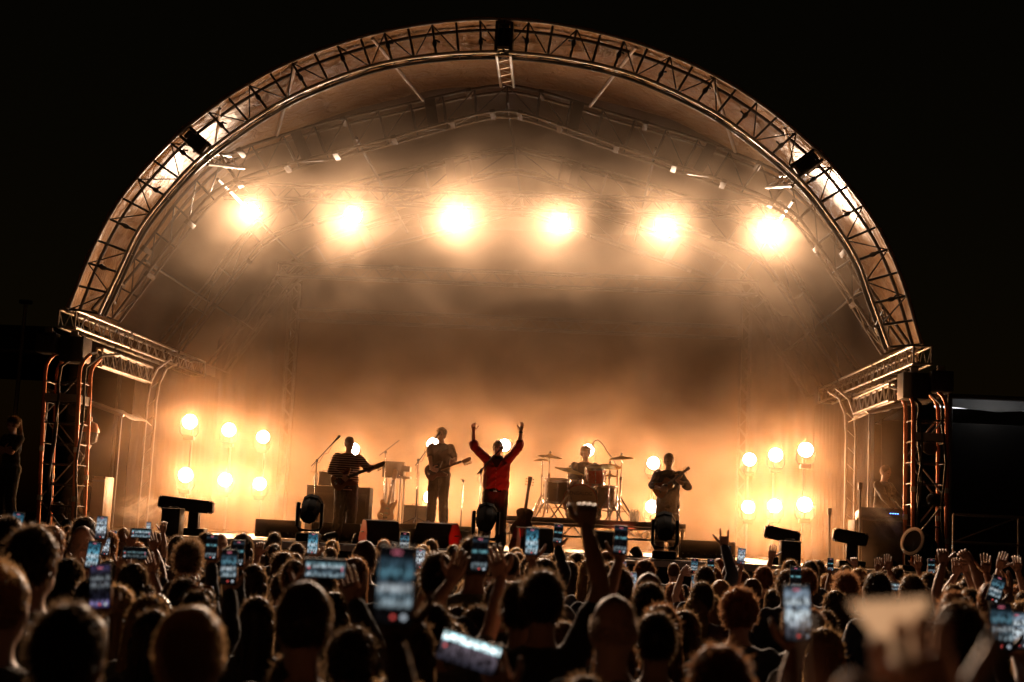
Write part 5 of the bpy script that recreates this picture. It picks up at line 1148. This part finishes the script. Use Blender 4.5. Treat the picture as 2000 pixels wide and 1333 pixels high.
# ================================================================== crowd
rcw = random.Random(21); _PROTO = {}
SHIRTS = ['black', 'black', 'navy', 'black', 'grey', 'brown', 'olive', 'black', 'plum', 'denim']
def proto(wi, sl):
    key = (wi, sl)
    if key not in _PROTO:
        t, inf = figure('person', '', '', (0, 0, 0), 0, 1.78, None, 0, 'black', 'navy', sl, .020, shoe=False, wide=wi); _PROTO[key] = (t, inf)
    return _PROTO[key]
HW = dict(short=.178, crop=.168, fade=.17, quiff=.178, curly=.215, bun=.178, long=.205, bob=.2, wavy=.205, pony=.175, cap=.185, bald=.16)
TOPH = dict(quiff=.168, curly=.165, bun=.170, bald=.124, crop=.136, cap=.142)
PLACED = []
def stand(x, Y, H, style, colour, label, arms=None, skin=None, shirt=None, seed=None, yaw=None, group='crowd facing the stage', tilt=None, sleeve=None):
    skin = rcw.choice((0, 0, 0, 1, 1, 2)) if skin is None else skin; shirt = shirt or rcw.choice(SHIRTS); seed = rcw.randrange(3) if seed is None else seed
    yaw = rcw.uniform(-.25, .25) if yaw is None else yaw; sl = sleeve or rcw.choice(('short', 'short', 'long')); wi = rcw.choice((.94, 1.0, 1.08))
    PLACED.append((x, Y))
    if arms is None:
        p, inf = proto(wi, sl); k = H/1.78
        t = thing('person', label, 'person', (x, Y, 0), group, yaw)
        for ch in p.children:
            c = ch.copy(); COL.objects.link(c); c.parent = t; c.scale = (k, k, k)
            nm = ch.name.split('.')[0]
            if nm in ('body', 'shirt', 'trousers'):
                c.material_slots[0].link = 'OBJECT'; c.material_slots[0].material = SKINS[skin] if nm == 'body' else CLOTHS[shirt] if nm == 'shirt' else CLOTHS[rcw.choice(('navy', 'black', 'denim'))]
        inf = dict(inf); inf['k'] = k; inf['hd'] = V((0, .025, 1.64))*k
        r = tilt or (rcw.uniform(-.08, .08), 0); inf['R'] = Matrix.Rotation(0, 3, 'X')
    else:
        t, inf = figure('person', label, 'person', (x, Y, 0), 0, H, arms, skin, shirt, 'navy', sl, .018 if Y < 9 else .022, group, shoe=False, wide=wi, head_tilt=(0, yaw*.6))
    add_hair(t, inf, 'crop' if style == 'cap' else style, colour, seed)
    if style == 'cap':
        cp = MB(); A_ = V((.088, .106, .1)); hd = inf['hd']; k = inf['k']
        rs = [[V((0, -.014, .03))+V((A_.x*math.cos(e)*math.cos(a), A_.y*math.cos(e)*math.sin(a), A_.z*1.02*math.sin(e))) for a in [2*PI*i/18 for i in range(18)]] for e in (-.05, .3, .7, 1.1, 1.5)]
        cp.rings(rs); cp.prism(smooth2([(-.07, .07), (-.05, .16), (0, .185), (.05, .16), (.07, .07), (0, .06)]), (0, 0, 1), .006, (0, 0, .03), (1, 0, 0), (0, 1, 0)); cp.ell((0, -.014, .132), (.01, .01, .006), 8, 6)
        o = cp.build('cap', CLOTHS['sand'], t, local=True); o.location = hd; o.scale = (k, k, k); o.rotation_euler = (0, 0, 1.1)
    return t, inf
def spot(px, py, w, style):
    """where a head traced in the photo stands: depth from its width, height from its top; returns x, Y, H"""
    d0 = FPX*HW[style]/w; best = None
    for f in [1+.02*i*s for i in range(0, 26) for s in (1, -1)]:
        Y = d0*f; p = at(px, py, Y); H = p.z/(1.64+TOPH.get(style, .150))*1.78
        pen = max(0, 1.56-H)+max(0, H-1.93)
        sc = pen*10+abs(f-1)
        if Y > 19.6: sc += 5
        if best is None or sc < best[0]: best = (sc, p.x, Y, min(1.98, max(1.5, H)))
    return best[1:]
# px, py of the crown, width in px, hair, colour, label
HEADS = [
 (8, 1080, 118, 'bun', 'blond', 'near blurred person with fair bun at the left frame edge', {}),
 (69, 1019, 92, 'fade', 'dark', 'tall person with short dark hair near the left edge', dict(skin=0)),
 (101, 1022, 56, 'short', 'ginger', 'person with sandy hair just behind the tall man at left', {}),
 (20, 1004, 60, 'short', 'dark', 'dark-haired person by the bright phone at far left', {}),
 (168, 1006, 46, 'short', 'dark', 'dark head below the flight case', {}),
 (161, 1027, 46, 'bald', 'grey', 'round shaven head left of the striped phone screen', dict(skin=0)),
 (134, 1026, 28, 'bob', 'brown', 'small far head between the tall man and the shaven head', {}),
 (126, 1040, 28, 'bun', 'dark', 'small head with a topknot beside the tall man', {}),
 (135, 1087, 74, 'long', 'dark', 'person with long dark hair below the shaven head', {}),
 (262, 1097, 68, 'long', 'dark', 'person with long straight dark hair under the dark wide phone', {}),
 (268, 1056, 38, 'curly', 'ginger', 'curly ginger head between the two wide phones at left', {}),
 (372, 1048, 54, 'quiff', 'brown', 'person with spiky brown hair below the left strobe panel', dict(skin=0)),
 (350, 1044, 40, 'short', 'dark', 'dark head just left of the spiky-haired person', {}),
 (321, 1047, 26, 'short', 'brown', 'small far head under the upright speaker box at left', {}),
 (404, 1037, 38, 'curly', 'dark', 'curly dark head right of the left strobe panel', {}),
 (432, 1042, 26, 'bald', 'grey', 'small grey balding head below the left lamp poles', {}),
 (475, 1040, 46, 'bob', 'dark', 'dark bobbed head left of the long light batten', {}),
 (366, 1094, 50, 'wavy', 'ginger', 'reddish wavy head below the spiky-haired person', {}),
 (362, 1125, 64, 'short', 'black', 'black-haired person with a beaded band, left of centre crowd', {}),
 (412, 1118, 50, 'bob', 'dark', 'dark bobbed head left of the bright upright phone', {}),
 (142, 1168, 150, 'short', 'black', 'large near head in silhouette at lower left', dict(shirt='black')),
 (292, 1160, 92, 'bob', 'blond', 'fair bobbed head with a sparkling band at lower left', {}),
 (302, 1188, 96, 'long', 'dark', 'long-haired silhouette between the two largest heads at lower left', {}),
 (376, 1181, 138, 'crop', 'blond', 'large near cropped head with ears, lower left', dict(skin=0, shirt='black')),
 (386, 1150, 62, 'short', 'dark', 'person with sunglasses pushed up on dark hair', {}),
 (556, 1076, 54, 'long', 'brown', 'person with long brown hair right of the upright phones', {}),
 (616, 1066, 46, 'short', 'dark', 'dark head straight below the small phone under the bassist', {}),
 (577, 1090, 52, 'fade', 'dark', 'dark head left of the wide bright phone', {}),
 (497, 1100, 62, 'bob', 'brown', 'bobbed brown head beside the bright upright phone', {}),
 (714, 1056, 46, 'crop', 'dark', 'cropped head under the red-sided wedge', {}),
 (712, 1069, 46, 'short', 'dark', 'dark head right behind the wide bright phone', {}),
 (598, 1135, 110, 'crop', 'dark', 'large dark cropped head left of centre', dict(skin=1, shirt='black')),
 (582, 1266, 122, 'bob', 'brown', 'fair-edged head at the bottom, left of centre', {}),
 (505, 1163, 84, 'long', 'dark', 'long dark hair in silhouette left of the cropped head', {}),
 (858, 1074, 66, 'fade', 'black', 'black-haired head just left of centre under the wedge', dict(shirt='black')),
 (930, 1043, 62, 'short', 'brown', 'brown-haired person below the singer filming with both hands', {}),
 (923, 1135, 60, 'short', 'dark', 'dark head right of the raised arms near centre', {}),
 (936, 1177, 74, 'curly', 'dark', 'curly dark head near centre, above the glaring phone', {}),
 (806, 1204, 112, 'long', 'brown', 'long brown-haired person under the large blurred phone', {}),
 (880, 1209, 80, 'short', 'black', 'black head left of the glaring phone', {}),
 (778, 1312, 110, 'bob', 'blond', 'fair head cut by the bottom edge near centre', {}),
 (1023, 1126, 80, 'fade', 'dark', 'tall dark head at centre below the bright phone', dict(shirt='black')),
 (1072, 1121, 62, 'short', 'ginger', 'ginger-edged head beside the tall dark head at centre', {}),
 (1103, 1209, 82, 'short', 'brown', 'brown head low in the centre', {}),
 (1268, 1118, 58, 'bald', 'grey', 'balding grey head right of the raised fist', dict(skin=0)),
 (1318, 1136, 44, 'wavy', 'ginger', 'dark reddish wavy head right of the balding grey head', {}),
 (1200, 1161, 92, 'bald', 'grey', 'large balding head with bright rim right of centre', dict(skin=0, shirt='black')),
 (1266, 1172, 54, 'crop', 'grey', 'grey cropped head behind the large balding head', {}),
 (1283, 1189, 82, 'fade', 'black', 'dark near head right of the large balding head', dict(shirt='black')),
 (1338, 1189, 74, 'bob', 'brown', 'bobbed head beside the dark near head right of centre', {}),
 (1360, 1163, 44, 'bob', 'blond', 'small bobbed head left of the long fair hair', {}),
 (1388, 1160, 56, 'long', 'blond', 'person with long fair hair lit from the stage, right of centre', {}),
 (1445, 1141, 80, 'curly', 'ginger', 'curly-haired person right of centre with a white collar', {}),
 (1372, 1133, 50, 'short', 'dark', 'dark head with raised arms below the right batten', {}),
 (1449, 1112, 34, 'short', 'brown', 'small round head under the horned hand', {}),
 (1470, 1129, 40, 'crop', 'brown', 'cropped head behind the curly-haired person', {}),
 (1492, 1103, 38, 'short', 'ginger', 'ginger head left of the right speaker box', {}),
 (1408, 1249, 132, 'short', 'ginger', 'big blurred ginger head at the bottom right of centre', {}),
 (1145, 1311, 92, 'short', 'brown', 'head cut by the bottom edge right of centre', {}),
 (1515, 1135, 36, 'short', 'brown', 'small head left of the large framed phone', {}),
 (1512, 1148, 40, 'wavy', 'dark', 'wavy dark head beside the large framed phone', {}),
 (1575, 1107, 42, 'short', 'ginger', 'round ginger head under the right speaker box', {}),
 (1617, 1118, 34, 'curly', 'blond', 'small curly fair head right of the speaker box', {}),
 (1653, 1112, 46, 'quiff', 'ginger', 'spiky sandy head below the strobe panel near the right tower', {}),
 (1645, 1128, 38, 'short', 'dark', 'dark head with round glasses below the spiky sandy head', {}),
 (1677, 1136, 36, 'long', 'brown', 'long-haired head left of the big dark head at right', {}),
 (1714, 1113, 50, 'fade', 'black', 'big dark head left of the right tower', {}),
 (1782, 1119, 50, 'short', 'brown', 'brown head below the ring lamp at right', {}),
 (1753, 1106, 30, 'short', 'dark', 'small dark head behind the big dark head at right', {}),
 (1814, 1116, 36, 'short', 'dark', 'dark head under the right tower', {}),
 (1803, 1144, 48, 'cap', 'dark', 'person in a pale cap turned sideways at right', {}),
 (1845, 1139, 38, 'curly', 'brown', 'curly head right of the pale cap', {}),
 (1866, 1151, 68, 'short', 'ginger', 'ginger-edged head above the nearest head at right', {}),
 (1875, 1168, 102, 'short', 'brown', 'large near head at right with lit left edge', dict(shirt='black')),
 (1632, 1151, 54, 'bob', 'brown', 'brown bobbed head above the pale cup', {}),
 (1892, 1124, 36, 'short', 'dark', 'small head among the raised hands at right', {}),
 (1990, 1139, 44, 'curly', 'ginger', 'curly ginger head at the right frame edge', {}),
 (1996, 1172, 60, 'long', 'blond', 'long fair hair at the right frame edge', {}),
 (1560, 1165, 66, 'short', 'black', 'dark head hidden behind the large framed phone', {}),
]
HEADINF = {}
for i, (px, py, w, stl, colr, lab, kw) in enumerate(HEADS):
    x, Y, H = spot(px, py, w, stl); t, inf = stand(x, Y, H, stl, colr, lab, **kw); HEADINF[i] = (t, inf, x, Y, H)
# ------------------------------------------------------------------ people holding phones
def arm_for_phone(c, land, s, base_x, Y, k, w):
    off = .105*w/.075 if not land else .085
    wx = V((c.x, c.y, c.z)) + V((s*(.0 if not land else .098), .032, -off))
    return wx
def holder(c, land, w, label, style='short', colour='dark', side=1, both=False, dx=None, skin=None, shirt=None):
    """a person who actually reaches the phone at c"""
    H = min(1.86, max(1.54, (c.z-.11)/1.88*1.78)); k = H/1.78
    shz = 1.45*k; dz = (c.z-.11)-shz; dy = math.sqrt(max(.10**2, (.48*k)**2-dz*dz)); dy = min(.40, dy)
    x = c.x-(side*.15 if dx is None else dx); Y = c.y-dy-.03
    arms = {}
    for s in ((-1, 1) if both else (side,)):
        wpt = arm_for_phone(c, land or both, s, x, Y, k, w); loc = (wpt-V((x, Y, 0)))/k
        arms[s] = dict(w=loc, pole=(s*.9, -.1, -.8), d=(0 if not (land or both) else -s*.35, .06, 1), n=(0, -1, .1), curl=.35 if not (land or both) else .1, thumb=.9)
    return stand(x, Y, H, style, colour, label, arms, skin=skin, shirt=shirt, yaw=0)
# centre px, centre py, width px (short side), screen, landscape, tilt deg, phone label, holder (None = nobody drawn) / dict
PH = [
 (31, 1026, 25, 'blue', 0, 8, 'bright phone at the far left', 'holder of the bright phone at the far left', {}),
 (198, 1031, 22, 'white', 0, 0, 'phone with a striped bright screen in front of the flight case', 'person holding up the striped phone', {}),
 (221, 1050, 13, 'blue', 0, 0, 'small lit phone right of the striped one', 'person with the small lit phone at left', {}),
 (206, 1068, 17, 'white', 0, 0, 'lit phone under the striped one', 'person holding the lit phone under the striped one', {}),
 (182, 1084, 26, 'blue', 0, 3, 'phone with a deep blue screen at left', 'person holding the deep blue screen', {}),
 (152, 1074, 17, 'dark', 0, 0, 'dark phone beside the topknot head', 'person with the dark phone at left', {}),
 (196, 1146, 42, 'violet', 0, -6, 'large phone with violet edges at left', 'person reaching up with the violet-edged phone', dict(style='long', side=1)),
 (276, 1042, 19, 'video', 1, 0, 'wide phone held in both hands below the left strobe panel', 'person with both arms up framing a wide phone', dict(both=True)),
 (264, 1081, 24, 'dark', 1, 0, 'dark wide phone above long straight hair', 'person holding the dark wide phone with both hands', dict(both=True, style='long')),
 (290, 1029, 9, 'white', 0, 0, 'tiny bright phone at the stage front, left', 'distant person with a tiny bright phone', {}),
 (413, 1069, 24, 'dark', 0, 0, 'dim phone right of the spiky-haired person', 'person holding the dim phone', {}),
 (465, 1081, 25, 'dark', 0, 0, 'dim phone beside the bright upright one', 'person holding the dim phone beside the bright one', {}),
 (447, 1108, 33, 'video', 0, -2, 'bright upright phone with white buttons left of centre', 'person holding the bright upright phone left of centre', dict(style='bob', side=1)),
 (611, 1062, 21, 'blue', 0, 0, 'small phone under the bassist in a gold case', 'person under the bassist holding a gold phone', dict(case='g')),
 (790, 1060, 20, 'video', 0, 0, 'small gold phone below the tall guitarist', 'person under the guitarist holding a gold phone', dict(case='g')),
 (636, 1111, 39, 'video', 1, 0, 'wide bright phone left of centre', 'person holding the wide bright phone left of centre', dict(both=True, style='curly')),
 (772, 1143, 74, 'video', 0, 0, 'large blurred phone near the camera', 'near person stretching up the large blurred phone', dict(style='long', side=1, shirt='black')),
 (937, 1083, 34, 'dark', 0, 0, 'dark phone held in two hands below the singer', 'person in front of the brown hair lifting a dark phone', dict(both=True, dx=.16, style='short')),
 (821, 1092, 19, 'white', 0, 0, 'phone with a white screen left of centre', 'person with the white phone screen near centre', {}),
 (916, 1276, 58, 'glare', 1, 15, 'tilted phone glaring white at the bottom', 'person tilting the glaring white phone', dict(side=1, style='short', colour='black', shirt='black')),
 (1039, 1058, 26, 'blue', 0, 0, 'bright blue phone right of the singer', 'person holding the bright blue phone', dict(style='short', side=1)),
 (1090, 1043, 18, 'dark', 0, 4, 'dim phone beside the bright blue one', 'person with wristband holding the dim phone', dict(side=1, skin=0)),
 (1212, 1055, 27, 'dark', 0, 2, 'dark phone held high right of the fist', 'person holding a dark phone high', dict(style='short', side=-1, skin=0)),
 (1233, 1140, 21, 'white', 0, 0, 'phone beside the balding grey head', 'person with the phone beside the grey head', {}),
 (1217, 1110, 13, 'blue', 0, 0, 'small phone behind the high dark phone', 'person with a small phone behind the raised arm', {}),
 (1356, 1106, 14, 'video', 0, 3, 'small phone with a bright screen right of centre', 'person with bent wrist lifting a small phone', {}),
 (1388, 1107, 14, 'dark', 0, 0, 'small dim phone right of centre', 'person with the small dim phone', {}),
 (1360, 1141, 17, 'blue', 0, -8, 'tilted blue phone right of centre', 'person with the tilted blue phone', {}),
 (1448, 1087, 15, 'white', 0, 5, 'lit phone right of the horned hand', 'person with a lit phone right of the horned hand', {}),
 (1422, 1081, 13, 'dark', 0, -6, 'dark phone behind the horned hand', 'person with the dark phone by the horned hand', {}),
 (1557, 1198, 52, 'white', 0, -3, 'large framed phone with white picture at right', 'near person holding the large framed phone', dict(side=-1, style='short', colour='black', shirt='black')),
 (1554, 1130, 22, 'dark', 0, 0, 'dark phone above the large framed phone', 'person with the dark phone above the framed one', {}),
 (1819, 1106, 14, 'dark', 0, 0, 'phone with pale frame under the right tower', 'person with the pale-framed phone', dict(case='w')),
 (1750, 1146, 16, 'video', 1, 0, 'small wide phone beside the big dark head', 'person with the small wide phone at right', dict(both=True)),
 (1945, 1151, 26, 'video', 0, 20, 'tilted phone among the raised hands', 'person with the tilted phone among raised hands', {}),
 (1956, 1225, 44, 'video', 0, 0, 'phone with bright rows at the lower right', 'person holding the phone with bright rows', dict(style='long', side=1)),
 (1988, 1232, 34, 'white', 0, -4, 'phone at the right frame edge', 'person holding a phone at the right frame edge', {}),
 (1622, 1103, 12, 'dark', 0, 0, 'small dark phone below the strobe panel', 'person with the small dark phone under the strobe panel', {}),
]
GOLD = mat('gold_phone_case', (.6, .42, .2), .3, .5); PALE = mat('pale_phone_case', (.7, .68, .64), .5)
for (px, py, w, kind, land, tilt, lab, hl, kw) in PH:
    kw = dict(kw); case = {'g': GOLD, 'w': PALE}.get(kw.pop('case', None), BLACK); d = min(19.2, FPX*.075/w); c = at(px, py, d)
    rot = Quaternion((0, 1, 0), rad(tilt)) @ Quaternion((1, 0, 0), rad(-6))
    wm = w*d/FPX
    phone(c, wm, kind, lab, rot, bool(land), case)
    kw.setdefault('side', 1 if px % 2 else -1); kw.setdefault('style', rcw.choice(('short', 'crop', 'bob', 'curly', 'fade'))); kw.setdefault('colour', rcw.choice(('dark', 'brown', 'black')))
    holder(c, bool(land), wm, hl, **kw)
# ------------------------------------------------------------------ raised hands
def raiser(px, py, d, label, style='short', colour='dark', side=1, curl=.2, curls=None, spread=.12, skin=0, dirv=(0, 0, 1), n=(0, 1, 0), both=None, shirt=None, dx=.12, hpx=None, sleeve='short', thumb=.3):
    """px,py = wrist in the photo"""
    c = at(px, py, d); H = min(1.95, max(1.52, c.z/1.955*1.78)); k = H/1.78; dz = c.z-1.45*k; dy = min(.16, math.sqrt(max(.03**2, (.52*k)**2-dz*dz)))
    x = c.x-side*.16-(0 if hpx is None else 0); Y = c.y-dy
    if both is not None: c2 = at(both[0], both[1], d); x = (c.x+c2.x)/2
    arms = {side: dict(w=(c-V((x, Y, 0)))/k, pole=(side*1, -.2, -.3), d=dirv, n=n, curl=curl, curls=curls, spread=spread, thumb=thumb)}
    if both is not None: arms[-side] = dict(w=(c2-V((x, Y, 0)))/k, pole=(-side*1, -.2, -.3), d=(-dirv[0], dirv[1], dirv[2]), n=n, curl=curl, spread=spread, thumb=thumb)
    return stand(x, Y, H, style, colour, label, arms, skin=skin, shirt=shirt, yaw=0, sleeve=sleeve)
raiser(1145, 1028, 5.8, 'person thrusting a clenched fist high at centre', side=1, curl=1.05, skin=1, shirt='black', dx=0, thumb=1.2)
raiser(1414, 1066, 12.0, 'person raising a horned hand sign right of centre', side=1, curls=[.05, 1.4, 1.4, .05], skin=0, sleeve='long', shirt='denim')
raiser(1506, 1090, 14.0, 'person waving an open hand beside the right speaker box', side=-1, curl=.25, skin=0, dirv=(.2, 0, 1))
raiser(1670, 1106, 15.0, 'person with a loosely closed hand raised below the strobe panel', side=1, curl=.9, skin=0, dirv=(-.1, 0, 1))
raiser(1735, 1112, 13.5, 'person with spread fingers raised left of the right tower', side=1, curl=.08, skin=1, both=(1716, 1118))
raiser(1793, 1112, 14.0, 'person with flat hand raised below the ring lamp', side=1, curl=.05, skin=1)
raiser(1842, 1100, 10.5, 'person with a strong bare forearm raised at the right tower', side=-1, curl=.7, skin=0)
raiser(1886, 1118, 12.0, 'person with two open hands raised, left of the group at right', side=1, curl=.15, skin=0, both=(1868, 1122))
raiser(1897, 1098, 11.0, 'person with a drooping hand raised among the group at right', side=1, curl=.5, skin=0, dirv=(-.5, .2, .6))
raiser(1926, 1118, 11.0, 'person with widely spread fingers raised at right', side=1, curl=.02, spread=.22, skin=1)
raiser(1952, 1110, 11.5, 'person with a tilted open hand raised at right', side=-1, curl=.2, skin=0, dirv=(.35, 0, 1))
raiser(1988, 1116, 12.0, 'person with a cupped hand raised at the right edge', side=1, curl=.35, skin=0)
raiser(1962, 1146, 11.0, 'person with both palms together raised at the right edge', side=1, curl=.2, skin=0, both=(1975, 1146), n=(-.8, .5, 0))
raiser(840, 1120, 7.5, 'person with bare arms lifted left of the singer\'s wedge', side=-1, curl=.4, skin=0)
raiser(318, 1040, 15.0, 'person raising a small hand under the left speaker box', side=1, curl=.4, skin=0)
raiser(505, 1085, 11.0, 'person lifting a dim hand left of the batten', side=-1, curl=.5, skin=0)
raiser(1332, 1122, 12.5, 'person with a bent wrist raised right of the balding head', side=-1, curl=.6, skin=0, dirv=(.6, 0, .6))
# near blurred hand with a pale tilted card
CARDM = mat('pale_card', (.80, .70, .58), .6, trans=.8, tcol=(1.0, .9, .78))
cd_ = MB(); P_ = [at(*q, yy) for q, yy in (((1656, 1176), 1.30), ((1735, 1172), 1.32), ((1812, 1166), 1.35), ((1810, 1255), 1.36), ((1800, 1345), 1.37), ((1770, 1330), 1.345), ((1715, 1255), 1.32))]
n_ = len(P_); cd_.add(P_+[p+V((.0, .0012, 0)) for p in P_], [tuple(range(n_-1, -1, -1)), tuple(range(n_, 2*n_))]+[(i, (i+1) % n_, n_+(i+1) % n_, n_+i) for i in range(n_)])
co_ = cd_.build('paper_card', CARDM, smooth=False); tag(co_, 'blurred pale tilted card held up close to the camera', 'card')
H = 1.66; k = H/1.78; xx, YY = at(1710, 1300, 1.14).x, 1.14
w1, w2 = at(1668, 1520, 1.30), at(1815, 1440, 1.36)
t, inf = stand(xx, YY, H, 'short', 'brown', 'near person whose blurred hands rise at the lower right', {-1: dict(w=(w1-V((xx, YY, 0)))/k, pole=(-1, -.2, -1), d=(-.10, .05, 1), n=(.3, -1, 0), curls=[.06, .9, 1.05, 1.1], thumb=.8), 1: dict(w=(w2-V((xx, YY, 0)))/k, pole=(1, -.2, -1), d=(-.25, .02, 1), n=(0, -1, 0), curl=.5, thumb=.9)}, skin=0, shirt='black', yaw=0)
# ------------------------------------------------------------------ small worn things
def sunglasses(i, label):
    t, inf, x, Y, H = HEADINF[i]; hd = inf['hd']; g = thing('sunglasses', label, 'sunglasses', (x+hd.x, Y+hd.y, hd.z))
    for s in (-1, 1): MB().lathe([(.026, 0), (.022, .006), (.001, .008)], (x+hd.x+s*.034, Y+hd.y+.055, hd.z+.135), (0, .3, .9), 16).build('lens', mat('amber_lens', (.5, .2, .04), .15), g); MB().tube([(x+hd.x+s*.06, Y+hd.y+.05, hd.z+.135), (x+hd.x+s*.088, Y+hd.y-.02, hd.z+.10), (x+hd.x+s*.09, Y+hd.y-.06, hd.z+.07)], .004, 6).build('temple', CHROME, g)
    MB().tube([(x+hd.x-.012, Y+hd.y+.055, hd.z+.14), (x+hd.x+.012, Y+hd.y+.055, hd.z+.14)], .004, 6).build('bridge', CHROME, g)
sunglasses(24, 'sunglasses pushed up on the dark hair at lower left')
def headband(i, label, m):
    t, inf, x, Y, H = HEADINF[i]; hd = inf['hd']; o = V((x, Y, 0))+hd; g = thing('headband', label, 'headband', o)
    pts = [o+V((.095*math.cos(a), .02, .02+.115*math.sin(a))) for a in [PI*j/14 for j in range(15)]]
    MB().tube(pts, .006, 6).build('band', m, g)
    for p in pts[1:-1]: MB().ell(p, (.008, .008, .008), 7, 5).build('bead', CHROME, g)
headband(21, 'sparkling beaded headband on the fair bobbed hair', ALU)
headband(18, 'beaded band on the black hair left of centre', mat('amber_lens', (.5, .2, .04), .15))
# ------------------------------------------------------------------ the rest of the crowd, filling the gaps between those traced
n = 0; tr = 0; USED = set()
ZONES = [('left of the bassist', -9, -3.2), ('below the bassist and guitarist', -3.2, -.4), ('below the singer', -.4, 1.2), ('below the drums', 1.2, 2.8), ('below the right guitarist', 2.8, 4.4), ('right of the stage centre', 4.4, 9)]
while n < 125 and tr < 6000:
    tr += 1; Y = 4.5+14.6*rcw.random()**.62; half = Y*.40; x = CAM.x-.05*Y+rcw.uniform(-half, half)
    if any(abs(x-a) < .40 and abs(Y-b) < .36 for a, b in PLACED): continue
    n += 1
    xs = x+(CAM.x-.05*23-x)*0; sx = (x-CAM.x)/Y*23+CAM.x; zn = [z for z in ZONES if z[1] <= sx < z[2]]; zn = zn[0][0] if zn else 'at the crowd edge'
    dep = 'nearest rows' if Y < 9 else 'middle rows' if Y < 14 else 'front rows'
    lab = None
    while lab is None or lab in USED:
        stl = rcw.choice(('short', 'crop', 'long', 'bob', 'curly', 'fade', 'wavy', 'pony')); col_ = rcw.choice(('dark', 'black', 'brown', 'ginger', 'blond'))
        lab = '%s %s hair, %s, %s' % ({'short': 'short', 'crop': 'cropped', 'long': 'long', 'bob': 'bobbed', 'curly': 'curly', 'fade': 'faded', 'wavy': 'wavy', 'pony': 'tied'}[stl], {'black': 'black', 'dark': 'dark', 'brown': 'brown', 'ginger': 'ginger', 'blond': 'fair'}[col_], dep, zn)
    USED.add(lab); stand(x, Y, rcw.uniform(1.58, 1.66) if Y < 8 else rcw.uniform(1.60, 1.79), stl, col_, 'person with '+lab)
for t, inf in _PROTO.values():
    for ch in list(t.children): bpy.data.objects.remove(ch, do_unlink=True)
    bpy.data.objects.remove(t, do_unlink=True)
bpy.data.scenes.remove(TMP)
